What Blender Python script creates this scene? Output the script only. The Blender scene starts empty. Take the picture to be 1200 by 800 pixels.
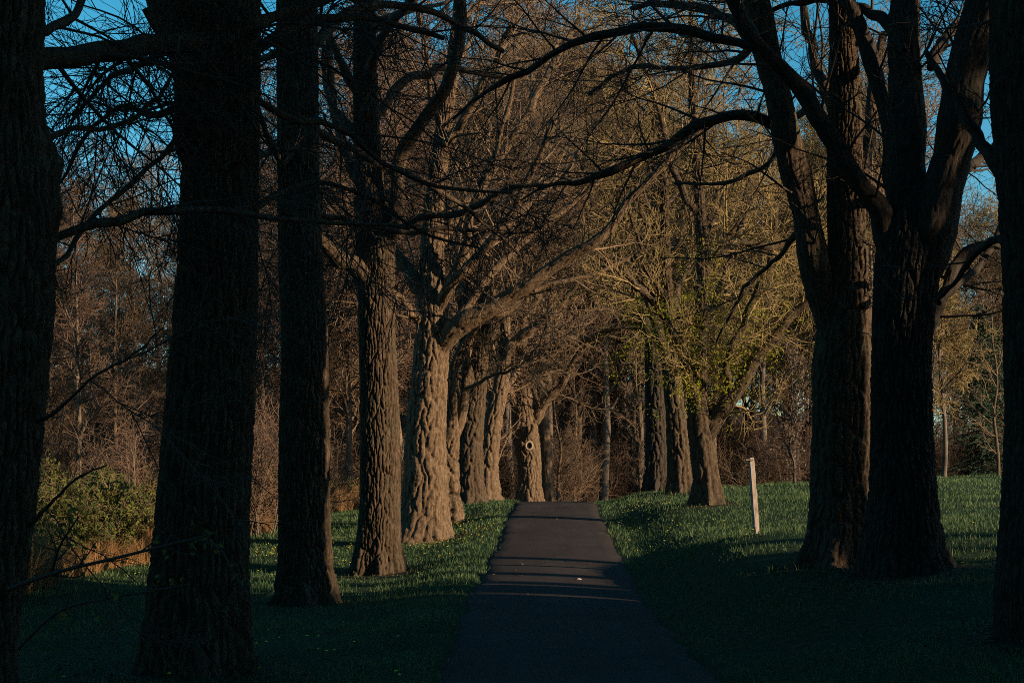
import bpy, math
import numpy as np
from mathutils import Vector

C = bpy.context.scene.collection
F = 1667.0            # focal length in photograph pixels (50 mm on 36 mm, 1200 px)
HZ = 607.0            # photograph row of the horizon
CZ = 1.6              # eye height
PI = math.pi

# ------------------------------------------------------------------ noise
def _h(*a):
    h = np.zeros(np.broadcast(*a).shape, np.uint32) + np.uint32(0x9E3779B9)
    for k, x in enumerate(a):
        h ^= (np.asarray(x).astype(np.int64) & 0xFFFFFFFF).astype(np.uint32) * np.uint32((0x85EBCA6B, 0xC2B2AE35, 0x27D4EB2F, 0x165667B1)[k])
        h = (h ^ (h >> np.uint32(15))) * np.uint32(0x2C1B3C6D)
        h = (h ^ (h >> np.uint32(12))) * np.uint32(0x297A2D39)
    h ^= h >> np.uint32(15)
    return h.astype(np.float64) / 4294967296.0

def vnoise(x, y, z=0.0, seed=0):
    x, y, z = np.broadcast_arrays(np.asarray(x, float), np.asarray(y, float), np.asarray(z, float))
    i, j, k = np.floor(x), np.floor(y), np.floor(z)
    f = [x - i, y - j, z - k]
    f = [t * t * (3 - 2 * t) for t in f]
    r = 0
    for a in (0, 1):
        for b in (0, 1):
            for c in (0, 1):
                w = (f[0] if a else 1 - f[0]) * (f[1] if b else 1 - f[1]) * (f[2] if c else 1 - f[2])
                r = r + w * _h(i + a, j + b, k + c, np.int64(seed))
    return r * 2 - 1

def fbm(x, y, z=0.0, seed=0, o=3):
    r, a = 0, 0.5
    for q in range(o):
        r = r + a * vnoise(np.asarray(x) * 2 ** q, np.asarray(y) * 2 ** q, np.asarray(z) * 2 ** q, seed + q)
        a *= 0.5
    return r

def smooth(a, b, x):
    t = np.clip((x - a) / (b - a), 0, 1)
    return t * t * (3 - 2 * t)

# ------------------------------------------------------------------ meshes
def mesh_obj(name, V, Q, mat, parent=None, smooth_sh=True, loc=(0, 0, 0)):
    """V (n,3); Q list of (m,k) index arrays, k = 3 or 4"""
    me = bpy.data.meshes.new(name)
    Q = [q for q in (Q if isinstance(Q, (list, tuple)) else [Q]) if len(q)]
    V = np.ascontiguousarray(V, np.float32)
    me.vertices.add(len(V))
    me.vertices.foreach_set('co', V.ravel())
    loops = np.concatenate([q.ravel() for q in Q]).astype(np.int32)
    tot = np.concatenate([np.full(len(q), q.shape[1], np.int32) for q in Q])
    start = np.concatenate([[0], np.cumsum(tot)[:-1]]).astype(np.int32)
    me.loops.add(len(loops))
    me.loops.foreach_set('vertex_index', loops)
    me.polygons.add(len(tot))
    me.polygons.foreach_set('loop_start', start)
    me.update(calc_edges=True)
    me.polygons.foreach_set('use_smooth', np.full(len(tot), smooth_sh, bool))
    me.materials.append(mat)
    o = bpy.data.objects.new(name, me)
    C.objects.link(o)
    o.location = loc
    if parent is not None:
        o.parent = parent
    return o

def tag(o, label=None, cat=None, group=None, kind=None):
    if label: o['label'] = label
    if cat: o['category'] = cat
    if group: o['group'] = group
    if kind: o['kind'] = kind
    return o

def thing(name, loc, label, cat, group=None):
    o = bpy.data.objects.new(name, None)
    C.objects.link(o)
    o.location = loc
    o.empty_display_size = 0.2
    return tag(o, label, cat, group)

def dup(root, loc, rz, sc, label, group=None):
    r = root.copy(); C.objects.link(r)
    r.location = loc; r.rotation_euler = (0, 0, rz); r.scale = (sc[0], sc[0], sc[1])
    r['label'] = label
    if group: r['group'] = group
    for ch in list(root.children):
        c = ch.copy(); C.objects.link(c); c.parent = r
    return r

class Geo:
    def __init__(s): s.V = []; s.Q = {3: [], 4: []}; s.n = 0
    def add(s, V, Q):
        s.V.append(V); s.Q[Q.shape[1]].append(Q + s.n); s.n += len(V)
    def obj(s, name, mat, parent=None, off=(0, 0, 0), smooth_sh=True):
        V = np.concatenate(s.V) - np.asarray(off)
        return mesh_obj(name, V, [np.concatenate(q) for q in s.Q.values() if q], mat, parent, smooth_sh)

def nrm(v): return v / np.maximum(np.linalg.norm(v, axis=-1, keepdims=True), 1e-9)

def tubes(geo, P, R, S=3):
    """N tubes of K points each"""
    if len(P) == 0: return
    N, K, _ = P.shape
    T = nrm(np.gradient(P, axis=1))
    d = nrm(P[:, -1] - P[:, 0])
    ref = np.where(np.abs(d[:, 2:3]) < 0.8, np.array([[0, 0, 1.0]]), np.array([[1.0, 0, 0]]))
    A = nrm(ref[:, None] - (ref[:, None] * T).sum(-1, keepdims=True) * T)
    B = np.cross(T, A)
    th = np.arange(S) * 2 * PI / S
    V = P[:, :, None] + R[:, :, None, None] * (np.cos(th)[:, None] * A[:, :, None] + np.sin(th)[:, None] * B[:, :, None])
    n, k, s = np.meshgrid(np.arange(N), np.arange(K - 1), np.arange(S), indexing='ij')
    i0 = (n * K + k) * S + s; i1 = (n * K + k) * S + (s + 1) % S
    Q = np.stack([i0, i1, i1 + S, i0 + S], -1).reshape(-1, 4)
    geo.add(V.reshape(-1, 3), Q)

def resample(pts, rad, K):
    pts = np.asarray(pts, float); rad = np.asarray(rad, float)
    s = np.concatenate([[0], np.cumsum(np.linalg.norm(np.diff(pts, axis=0), axis=1))])
    # smooth catmull-like interpolation through cubic hermite
    t = np.linspace(0, s[-1], K)
    m = np.gradient(pts, s, axis=0) if len(pts) > 2 else np.repeat((pts[1:] - pts[:1]) / s[-1], 2, 0)
    i = np.clip(np.searchsorted(s, t, 'right') - 1, 0, len(s) - 2)
    h = (s[i + 1] - s[i])[:, None]; u = ((t - s[i])[:, None]) / h
    p = (2*u**3-3*u**2+1)*pts[i] + (u**3-2*u**2+u)*h*m[i] + (-2*u**3+3*u**2)*pts[i+1] + (u**3-u**2)*h*m[i+1]
    return p, np.interp(t, s, rad), s[-1]

def bark_tube(geo, pts, rad, res, depth, seed, flare=0.0, cap=False, burls=(), rw=0.08):
    """one trunk or limb with furrowed bark as real relief"""
    pts = np.asarray(pts, float)
    L = np.linalg.norm(np.diff(pts, axis=0), axis=1).sum()
    K = max(6, int(L / (res * 1.9)))
    P, R, L = resample(pts, rad, K)
    circ = 2 * PI * float(np.median(R))
    S = int(np.clip(circ / res, 10, 420))
    # gentle wander of the axis
    s = np.linspace(0, L, K)
    T = nrm(np.gradient(P, axis=0))
    A = np.zeros_like(P); a = np.array([1.0, 0.02, 0.03]); a = a - a.dot(T[0]) * T[0]
    if np.linalg.norm(a) < 0.3:
        a = np.array([0, 1.0, 0]); a = a - a.dot(T[0]) * T[0]
    for k in range(K):
        a = a - a.dot(T[k]) * T[k]; a = a / np.linalg.norm(a); A[k] = a
    B = np.cross(T, A)
    th = np.arange(S) * 2 * PI / S
    TH, SS = np.meshgrid(th, s)
    cx, cy = np.cos(TH), np.sin(TH)
    Rm = circ / (2 * PI)
    def cells(width, length, sd, wav, vs):
        """distance to the border of elongated cells wrapped round the stem: 0 in the furrow"""
        nc = max(5, int(round(circ / width)))
        kx = max(Rm, 0.05) / (width * 2.2)
        u = TH / (2 * PI) * nc + wav * fbm(cx * kx, cy * kx, SS / (length * 0.42), sd, 2) * 2
        v = SS / length + 0.5 * vnoise(cx * kx, cy * kx, SS * 0.7, sd + 9)
        iu, iv = np.floor(u), np.floor(v)
        F1 = np.full(u.shape, 9.0); F2 = np.full(u.shape, 9.0)
        for du in (-1, 0, 1):
            for dv in (-1, 0, 1):
                ci, cj = iu + du, iv + dv
                px = ci + 0.12 + 0.76 * _h(np.mod(ci, nc), cj, np.int64(sd))
                py = cj + _h(np.mod(ci, nc), cj, np.int64(sd + 77))
                d = np.sqrt((u - px) ** 2 + (v - py) ** 2 * vs)
                F2 = np.minimum(F2, np.maximum(F1, d)); F1 = np.minimum(F1, d)
        return F2 - F1
    g1 = cells(rw, rw * 7.0, seed, 0.30, 0.75); g2 = cells(rw * 0.55, rw * 1.5, seed + 300, 0.4, 0.8)
    long_ = np.clip(g1 / 0.30, 0, 1) ** 0.7; plate = smooth(0.0, 0.35, g2)
    disp = depth * (1.15 * (long_ - 0.8) + 0.30 * (plate - 0.7) * (0.25 + 0.75 * long_)) + depth * 0.34 * fbm(cx * 14 * Rm / 0.4, cy * 14 * Rm / 0.4, SS * 9, seed + 3, 3)
    Rr = R[:, None] * np.ones_like(TH)
    disp = disp + Rr * 0.06 * fbm(cx * 1.1, cy * 1.1, SS * 0.35, seed + 5, 2)
    if flare > 0:
        roots = 0.5 + 0.5 * np.cos(TH * (5 + seed % 3) + seed + 1.5 * vnoise(cx, cy, 0, seed + 8))
        e = np.exp(-SS / (0.55 * flare)) * R[0]
        disp = disp + e * (0.0 + 0.44 * roots ** 1.9) * np.clip(0.45 / R[0], 0.5, 1.2)
    for (bs, bth, br, bh) in burls:
        dth = np.angle(np.exp(1j * (TH - bth))) * Rr
        disp = disp + bh * np.exp(-((SS - bs) ** 2 + dth ** 2) / br ** 2) * (1 + 0.35 * vnoise(cx * 6, cy * 6, SS * 6, seed))
    Rr = Rr + disp
    V = P[:, None] + Rr[..., None] * (cx[..., None] * A[:, None] + cy[..., None] * B[:, None])
    k, q = np.meshgrid(np.arange(K - 1), np.arange(S), indexing='ij')
    i0 = k * S + q; i1 = k * S + (q + 1) % S
    geo.add(V.reshape(-1, 3), np.stack([i0, i1, i1 + S, i0 + S], -1).reshape(-1, 4))
    if cap:
        c = V[-1].mean(0)
        n0 = np.vstack([V[-1], c[None]])
        q = np.arange(S)
        geo.add(n0, np.stack([q, (q + 1) % S, np.full(S, S)], -1))

def grow(rng, PP, RR, n, L, ang, trop, wander, K, rr, rtip, t0=0.15, t1=1.0, taper_len=0.5, rmax=9.0):
    """children of N polylines, all at once -> (M,K,3),(M,K)"""
    N, P, _ = PP.shape
    n = np.broadcast_to(np.asarray(n), (N,))
    n = np.floor(n + rng.random(N)).astype(int)
    idx = np.repeat(np.arange(N), n); M = len(idx)
    if M == 0: return np.zeros((0, K, 3)), np.zeros((0, K))
    j = np.arange(M) - np.repeat(np.cumsum(n) - n, n)
    t = t0 + (t1 - t0) * (j + rng.random(M)) / n[idx]
    f = np.clip(t, 0, 0.999) * (P - 1); i = f.astype(int); u = (f - i)[:, None]
    p = PP[idx, i] * (1 - u) + PP[idx, i + 1] * u
    r = RR[idx, i] * (1 - u[:, 0]) + RR[idx, i + 1] * u[:, 0]
    T = nrm(PP[idx, i + 1] - PP[idx, i])
    q = rng.normal(size=(M, 3)); q[:, 2] *= 0.8
    q = nrm(q - (q * T).sum(-1, keepdims=True) * T)
    a = np.radians(rng.uniform(ang[0], ang[1], M))[:, None]
    d = nrm(np.cos(a) * T + np.sin(a) * q)
    L = np.broadcast_to(np.asarray(L, float), (N,))[idx]
    ln = L * rng.uniform(0.45, 1.25, M) * (1 - taper_len * t)
    st = (ln / (K - 1))[:, None]
    trop = np.asarray(trop, float)
    out = np.zeros((M, K, 3)); out[:, 0] = p
    for k in range(1, K):
        d = nrm(d + wander * rng.normal(size=(M, 3)) + trop)
        p = p + d * st; out[:, k] = p
    r0 = np.minimum(np.maximum(r * rr, rtip * 1.3), rmax)
    rad = r0[:, None] + (rtip - r0)[:, None] * np.linspace(0, 1, K)[None] ** 0.8
    return out, rad

def leaf_quads(geo, rng, pos, size, up=0.3):
    N = len(pos)
    if N == 0: return
    a = nrm(rng.normal(size=(N, 3)) + np.array([0, 0, up])); b = nrm(np.cross(a, rng.normal(size=(N, 3))))
    s = (size * rng.uniform(0.6, 1.3, N))[:, None]
    c = np.cross(a, b)
    V = np.stack([pos - a * s, pos + b * s * 0.55 + c * s * 0.12, pos + a * s, pos - b * s * 0.55 + c * s * 0.12], 1).reshape(-1, 3)
    geo.add(V, np.arange(N * 4).reshape(-1, 4))

# ------------------------------------------------------------------ materials
def mat_new(name):
    m = bpy.data.materials.new(name); m.use_nodes = True
    nt = m.node_tree; b = nt.nodes['Principled BSDF']
    return m, nt, b

def N(nt, t, **kw):
    n = nt.nodes.new(t)
    for k, v in kw.items():
        if hasattr(n, k): setattr(n, k, v)
        else: n.inputs[k].default_value = v
    return n

def ramp(nt, src, stops):
    r = nt.nodes.new('ShaderNodeValToRGB')
    while len(r.color_ramp.elements) < len(stops): r.color_ramp.elements.new(0.5)
    for e, (p, c) in zip(r.color_ramp.elements, stops):
        e.position = p; e.color = (*c, 1)
    nt.links.new(src, r.inputs[0])
    return r.outputs[0]

def noise_out(nt, vec, scale, detail=4, rough=0.6):
    n = N(nt, 'ShaderNodeTexNoise'); n.inputs['Scale'].default_value = scale
    n.inputs['Detail'].default_value = detail; n.inputs['Roughness'].default_value = rough
    nt.links.new(vec, n.inputs['Vector'])
    return n.outputs['Fac']

def mapped(nt, scale=(1, 1, 1), coord='Object'):
    tc = nt.nodes.new('ShaderNodeTexCoord'); mp = nt.nodes.new('ShaderNodeMapping')
    mp.inputs['Scale'].default_value = scale
    nt.links.new(tc.outputs[coord], mp.inputs['Vector'])
    return mp.outputs[0]

def bark_mat(name, dark, mid, pale, moss=None):
    m, nt, b = mat_new(name)
    v = mapped(nt, (26, 26, 4.5)); v2 = mapped(nt, (1, 1, 1)); v3 = mapped(nt, (55, 55, 14))
    c = ramp(nt, noise_out(nt, v, 1.0, 6, 0.7), [(0.33, dark), (0.5, mid), (0.66, pale)])
    if moss:
        mx = N(nt, 'ShaderNodeMix', data_type='RGBA')
        f = ramp(nt, noise_out(nt, v2, 1.7, 5, 0.65), [(0.5, (0, 0, 0)), (0.7, (0.6, 0.6, 0.6))])
        nt.links.new(f, mx.inputs[0]); nt.links.new(c, mx.inputs[6]); mx.inputs[7].default_value = (*moss, 1)
        c = mx.outputs[2]
    nt.links.new(c, b.inputs['Base Color'])
    b.inputs['Roughness'].default_value = 0.9
    b.inputs['Specular IOR Level'].default_value = 0.2
    bp = N(nt, 'ShaderNodeBump'); bp.inputs['Strength'].default_value = 1.0; bp.inputs['Distance'].default_value = 0.018
    nt.links.new(noise_out(nt, v3, 1.0, 5, 0.7), bp.inputs['Height'])
    nt.links.new(bp.outputs[0], b.inputs['Normal'])
    return m

def plain_mat(name, c1, c2, scale=3.0, rough=0.85, transl=0.0, rnd=0.0):
    """two-tone by noise, plus a different mix for every object"""
    m, nt, b = mat_new(name)
    v = mapped(nt, coord='Object')
    f = noise_out(nt, v, scale, 3, 0.6)
    if rnd:
        oi = nt.nodes.new('ShaderNodeObjectInfo')
        ma = N(nt, 'ShaderNodeMath', operation='MULTIPLY_ADD'); ma.inputs[1].default_value = rnd; 
        nt.links.new(oi.outputs['Random'], ma.inputs[0])
        sb = N(nt, 'ShaderNodeMath', operation='SUBTRACT'); nt.links.new(f, sb.inputs[0]); sb.inputs[1].default_value = rnd / 2
        nt.links.new(sb.outputs[0], ma.inputs[2]); f = ma.outputs[0]
    c = ramp(nt, f, [(0.3, c1), (0.7, c2)])
    nt.links.new(c, b.inputs['Base Color'])
    b.inputs['Roughness'].default_value = rough
    b.inputs['Specular IOR Level'].default_value = 0.25
    if transl:
        tr = nt.nodes.new('ShaderNodeBsdfTranslucent'); nt.links.new(c, tr.inputs[0])
        mx = nt.nodes.new('ShaderNodeMixShader'); mx.inputs[0].default_value = transl
        nt.links.new(b.outputs[0], mx.inputs[1]); nt.links.new(tr.outputs[0], mx.inputs[2])
        nt.links.new(mx.outputs[0], nt.nodes['Material Output'].inputs[0])
    return m

M = {}
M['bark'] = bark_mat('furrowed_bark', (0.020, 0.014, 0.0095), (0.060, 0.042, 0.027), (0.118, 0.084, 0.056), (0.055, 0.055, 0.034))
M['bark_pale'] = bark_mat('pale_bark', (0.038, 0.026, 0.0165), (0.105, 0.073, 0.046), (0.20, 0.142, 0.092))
M['bark_shade_dark'] = bark_mat('shade_dark_bark', (0.017, 0.013, 0.010), (0.036, 0.028, 0.022), (0.06, 0.047, 0.037), (0.036, 0.038, 0.027))  # darker copy of the bark, shade on the near right trunks put into the colour
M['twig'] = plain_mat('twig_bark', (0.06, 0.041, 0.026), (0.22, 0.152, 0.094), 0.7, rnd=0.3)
M['twig_shade_dark'] = plain_mat('shade_dark_twig_bark', (0.032, 0.025, 0.02), (0.07, 0.053, 0.04), 0.7, rnd=0.2)  # darker twig copy: the shade of the foreground crowns is in the colour
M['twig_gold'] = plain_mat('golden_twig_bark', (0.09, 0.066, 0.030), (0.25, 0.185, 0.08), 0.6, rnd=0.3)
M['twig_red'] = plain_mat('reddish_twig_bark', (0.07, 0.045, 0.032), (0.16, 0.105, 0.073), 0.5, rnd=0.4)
M['stem'] = plain_mat('wood_stem_bark', (0.05, 0.038, 0.03), (0.15, 0.118, 0.09), 1.5, rnd=0.4)
M['bud'] = plain_mat('olive_buds', (0.10, 0.085, 0.022), (0.17, 0.155, 0.04), 0.9, transl=0.35, rnd=0.3)
M['leaf'] = plain_mat('young_leaves', (0.19, 0.215, 0.016), (0.36, 0.35, 0.03), 1.2, transl=0.4)
M['leaf_green'] = plain_mat('bush_leaves', (0.055, 0.090, 0.020), (0.18, 0.165, 0.038), 0.9, transl=0.3, rnd=0.3)
M['blossom'] = plain_mat('pale_blossom', (0.28, 0.23, 0.23), (0.42, 0.36, 0.36), 2.0, transl=0.3)
M['needle'] = plain_mat('spruce_needles', (0.012, 0.030, 0.016), (0.03, 0.06, 0.03), 0.8, rnd=0.2)
M['dry'] = plain_mat('dry_grass', (0.16, 0.09, 0.04), (0.33, 0.20, 0.09), 0.8, transl=0.3)
M['grass'] = plain_mat('grass_blades', (0.032, 0.078, 0.030), (0.098, 0.155, 0.060), 0.45, rough=0.6, transl=0.25)
M['flower'] = plain_mat('yellow_petals', (0.55, 0.42, 0.02), (0.75, 0.6, 0.04), 3.0)
M['white_wood'] = None

m, nt, b = mat_new('weathered_white_paint')
c = ramp(nt, noise_out(nt, mapped(nt, (14, 14, 3)), 1.0, 6, 0.7), [(0.33, (0.07, 0.045, 0.032)), (0.47, (0.24, 0.195, 0.165)), (0.7, (0.36, 0.31, 0.28))])
nt.links.new(c, b.inputs['Base Color']); b.inputs['Roughness'].default_value = 0.7
M['white_wood'] = m

m, nt, b = mat_new('asphalt')
v = mapped(nt)
g = noise_out(nt, v, 60, 3, 0.8); w = noise_out(nt, mapped(nt, (1.6, 0.10, 1)), 1.0, 4, 0.6); s = noise_out(nt, v, 0.6, 5, 0.6)
ad = N(nt, 'ShaderNodeMath', operation='ADD'); nt.links.new(w, ad.inputs[0]); nt.links.new(s, ad.inputs[1])
a2 = N(nt, 'ShaderNodeMath', operation='MULTIPLY_ADD'); nt.links.new(g, a2.inputs[0]); a2.inputs[1].default_value = 0.9
nt.links.new(ad.outputs[0], a2.inputs[2])
dv = N(nt, 'ShaderNodeMath', operation='DIVIDE'); nt.links.new(a2.outputs[0], dv.inputs[0]); dv.inputs[1].default_value = 2.9
nt.links.new(ramp(nt, dv.outputs[0], [(0.36, (0.022, 0.0185, 0.018)), (0.52, (0.037, 0.031, 0.030)), (0.68, (0.06, 0.051, 0.048))]), b.inputs['Base Color'])
b.inputs['Roughness'].default_value = 0.9; b.inputs['Specular IOR Level'].default_value = 0.1
bp = N(nt, 'ShaderNodeBump'); bp.inputs['Strength'].default_value = 0.5; bp.inputs['Distance'].default_value = 0.01
nt.links.new(noise_out(nt, v, 45, 4, 0.8), bp.inputs['Height']); nt.links.new(bp.outputs[0], b.inputs['Normal'])
M['asphalt'] = m

m, nt, b = mat_new('lawn_and_leaf_litter')
v = mapped(nt)
g1 = ramp(nt, noise_out(nt, v, 7, 6, 0.75), [(0.3, (0.008, 0.018, 0.008)), (0.55, (0.020, 0.042, 0.018)), (0.8, (0.042, 0.058, 0.022))])
l1 = ramp(nt, noise_out(nt, v, 5, 6, 0.8), [(0.3, (0.022, 0.015, 0.010)), (0.7, (0.075, 0.048, 0.030))])
at = N(nt, 'ShaderNodeAttribute', attribute_name='litter')
mx = N(nt, 'ShaderNodeMix', data_type='RGBA'); nt.links.new(at.outputs['Fac'], mx.inputs[0])
nt.links.new(g1, mx.inputs[6]); nt.links.new(l1, mx.inputs[7]); nt.links.new(mx.outputs[2], b.inputs['Base Color'])
b.inputs['Roughness'].default_value = 0.95; b.inputs['Specular IOR Level'].default_value = 0.1
bp = N(nt, 'ShaderNodeBump'); bp.inputs['Strength'].default_value = 0.8; bp.inputs['Distance'].default_value = 0.05
nt.links.new(noise_out(nt, v, 14, 5, 0.8), bp.inputs['Height']); nt.links.new(bp.outputs[0], b.inputs['Normal'])
M['ground'] = m

# ------------------------------------------------------------------ terrain
RY = np.array([-60, -20, 0, 10, 14.7, 18.2, 24, 30, 40, 51, 58, 66, 75, 85, 100.])
RX = np.array([0.9, 0.8, 0.75, 0.72, 0.70, 0.62, 0.75, 0.97, 1.22, 1.52, 2.0, 3.4, 6.5, 11, 20.])
RZY = np.array([-60, -20, 0, 12, 16, 20, 25, 30, 36, 42, 47, 51, 55, 60, 68, 80, 100.])
RZ = np.array([0, -0.1, 0.0, 0.0, 0.02, 0.12, 0.33, 0.66, 1.10, 1.58, 1.98, 2.19, 2.22, 2.05, 1.6, 1.3, 1.3])
def road_x(y):
    yy = np.asarray(y, float)
    return sum(np.interp(yy + d, RY, RX) for d in (-4, -2, 0, 2, 4)) / 5
def road_z(y):
    yy = np.asarray(y, float)
    return sum(np.interp(yy + d, RZY, RZ) for d in (-3, -1.5, 0, 1.5, 3)) / 5
HW = 1.52
CTRL = [(5.5, 0, 0.0), (5.6, 10, 0.0), (5.5, 15, 0.22), (5.6, 20.6, 0.88), (4.6, 27, 1.40), (5.5, 40, 2.06), (5.7, 49, 2.5), (5.2, 53, 2.68), (3.6, 20, 0.42), (3.3, 30, 0.98),
        (6.6, 20, 0.90), (10, 20, 1.1), (10, 30, 1.6), (12, 60, 2.93), (19, 60, 3.35), (12, 45, 2.35), (15, 75, 2.9), (25, 75, 3.2), (30, 40, 2.6), (30, 0, 1.0), (40, -30, 1.0), (10, -20, 0),
        (-3.5, 12, -0.02), (-3.33, 15, -0.02), (-3.67, 25.5, 0.02), (-3.0, 31.5, 0.41), (-2.1, 38, 0.96), (-2.0, 45, 1.40), (-1.6, 55, 2.2), (-1.3, 62, 2.55),
        (-9.6, 32, 0.47), (-8.3, 46, 1.24), (-7.2, 60, 1.85), (-12, 25, 0.15), (-10, 10, 0), (-12, -20, 0), (-6, 38, 0.75), (-25, 40, 1.2), (-25, 80, 2.4), (-5, 80, 2.2), (-40, 0, 0.3),
        (0.7, 66, 2.35), (1.8, 72, 2.2), (10, 95, 1.8), (30, 100, 3.0), (0, 130, 6), (40, 130, 5), (-40, 130, 6), (0, 180, 17), (30, 180, 14), (70, 180, 9), (-30, 180, 17), (-70, 180, 15), (0, 215, 26), (-60, 215, 24), (60, 215, 13), (120, 60, 4), (-120, 60, 4), (0, -90, 0), (90, -60, 1.5), (-90, -60, 0.5), (60, 10, 1.4)]
for yy in (-40, -10, 5, 14, 20, 26, 32, 38, 44, 50, 56, 64, 78):
    CTRL.append((float(road_x(yy)), yy, float(road_z(yy))))
CT = np.array(CTRL, float)
_d = np.linalg.norm(CT[:, None, :2] - CT[None, :, :2], axis=-1)
_A = np.zeros((len(CT) + 3,) * 2); _A[:len(CT), :len(CT)] = -_d + np.eye(len(CT)) * -0.15
_A[:len(CT), -3] = 1; _A[:len(CT), -2:] = CT[:, :2]; _A[-3, :len(CT)] = 1; _A[-2:, :len(CT)] = CT[:, :2].T
_W = np.linalg.solve(_A, np.concatenate([CT[:, 2], [0, 0, 0]]))
def ground_z(x, y, dip=False):
    x, y = np.broadcast_arrays(np.asarray(x, float), np.asarray(y, float))
    sh = x.shape; x = x.ravel(); y = y.ravel()
    xc = np.clip(x, -150, 150); yc = np.clip(y, -110, 220)
    z = np.zeros(len(x))
    for i in range(0, len(x), 20000):
        sl = slice(i, i + 20000)
        d = np.hypot(xc[sl, None] - CT[:, 0], yc[sl, None] - CT[:, 1])
        z[sl] = (-np.sqrt(d * d + 1.0)) @ _W[:-3] + (d.sum(1) * 0)
        z[sl] += _W[-3] + _W[-2] * xc[sl] + _W[-1] * yc[sl]
    z += 0.09 * fbm(x * 0.28, y * 0.28, 0, 41, 3) + 0.03 * fbm(x * 1.3, y * 1.3, 0, 47, 2)
    e = np.abs(x - road_x(y))
    k = smooth(HW + 1.8, HW + 0.05, e) * (y < 95) * (y > -55)
    z = z * (1 - k) + (road_z(y) + 0.0) * k
    if dip:
        z = z - 0.07 * smooth(HW + 0.02, HW - 0.22, e) * (y < 95) * (y > -55)
    return z.reshape(sh)

def gz(x, y): return float(ground_z(np.array([x]), np.array([y]))[0])

xs = np.unique(np.concatenate([np.arange(-14, 22, 0.28), np.arange(-40, 50, 1.5), np.arange(-160, 161, 12), [-2500, -1200, -600, -300, 300, 600, 1200, 2500]]).round(3))
ys = np.unique(np.concatenate([np.arange(8, 70, 0.42), np.arange(-20, 110, 1.6), np.arange(-120, 240, 12), [-2500, -1200, -500, -250, 400, 700, 1300, 2500]]).round(3))
GX, GY = np.meshgrid(xs, ys)
GZ = ground_z(GX, GY, True)
# a low mound with a hollow beside it on the right-hand bank
FEET = np.array([(-3.3, 15), (-3.67, 25.5), (-3.0, 31.5), (-2.1, 38), (-2, 45), (-1.6, 55), (5.7, 20.6), (5.2, 22.4), (5.5, 40), (5.8, 49), (5.2, 53), (5.9, 15.5)])
def litter_of(x, y):
    left = smooth(-8.6, -10.2, x + 0.0 * y - np.interp(y, [20, 32, 46, 60, 80], [-2.5, 0.3, 1.3, 2.2, 4]))
    far = smooth(59, 66, y - 0.0 * x + 1.5 * vnoise(x * .2, y * .2, 0, 7) - np.interp(x, [-8, 4, 10, 20], [0, 0, 3, 8]))
    d = np.min(np.hypot(np.asarray(x)[..., None] - FEET[:, 0], np.asarray(y)[..., None] - FEET[:, 1]), -1)
    foot = 0.85 * smooth(1.25, 0.55, d + 0.45 * fbm(x * 1.6, y * 1.6, 0, 61, 3))
    return np.clip(np.maximum(np.maximum(left * (y > 22), far), foot), 0, 1)
i, j = np.meshgrid(np.arange(len(ys) - 1), np.arange(len(xs) - 1), indexing='ij')
W_ = len(xs); a = i * W_ + j
g = mesh_obj('ground', np.stack([GX, GY, GZ], -1).reshape(-1, 3), np.stack([a, a + 1, a + W_ + 1, a + W_], -1).reshape(-1, 4), M['ground'])
at = g.data.attributes.new('litter', 'FLOAT', 'POINT'); at.data.foreach_set('value', litter_of(GX, GY).ravel().astype(np.float32))
tag(g, 'green lawn either side of the road and brown leaf litter under the woods', 'ground', kind='structure')

ry = np.arange(-50, 92, 0.3)
rs = np.linspace(-1, 1, 15)
wob_l = 0.17 * fbm(ry * 1.1, 0, 0, 91, 4) + 0.10 * vnoise(ry * 0.22, 3, 0, 95); wob_r = 0.16 * fbm(ry * 1.1, 9, 0, 93, 4)
hw = np.where(rs[None] < 0, HW + wob_l[:, None], HW + wob_r[:, None])
X = road_x(ry)[:, None] + rs[None] * hw
Z = road_z(ry)[:, None] + 0.012 + 0.035 * (1 - rs[None] ** 2) - 0.10 * (np.abs(rs[None]) > 0.99)
V = np.stack([X, np.repeat(ry[:, None], 15, 1), Z], -1).reshape(-1, 3)
i, j = np.meshgrid(np.arange(len(ry) - 1), np.arange(14), indexing='ij'); a = i * 15 + j
tag(mesh_obj('road', V, np.stack([a, a + 1, a + 16, a + 15], -1).reshape(-1, 4), M['asphalt']),
    'narrow dark asphalt lane climbing between the trees to a crest', 'road', kind='structure')

# ------------------------------------------------------------------ grass, dry grass, flowers
def blades(rng, x, y, h, w, lean=0.5):
    n = len(x); z = ground_z(x, y) - 0.01
    az = rng.uniform(0, 2 * PI, n); la = rng.uniform(0, 2 * PI, n); ll = lean * rng.random(n) * h
    hh = h * rng.uniform(0.5, 1.25, n); ww = w * rng.uniform(0.7, 1.3, n)
    p = np.stack([x, y, z], -1); d = np.stack([np.cos(az), np.sin(az), 0 * az], -1) * ww[:, None] * 0.5
    l = np.stack([np.cos(la) * ll, np.sin(la) * ll, hh], -1)
    mid = p + l * np.array([0.35, 0.35, 0.6])
    V = np.stack([p - d, p + d, mid + d * 0.75, mid - d * 0.75, p + l], 1)
    Q = np.arange(n)[:, None] * 5
    return V.reshape(-1, 3), Q + np.array([[0, 1, 2, 3]]), Q + np.array([[3, 2, 4]])

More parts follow.
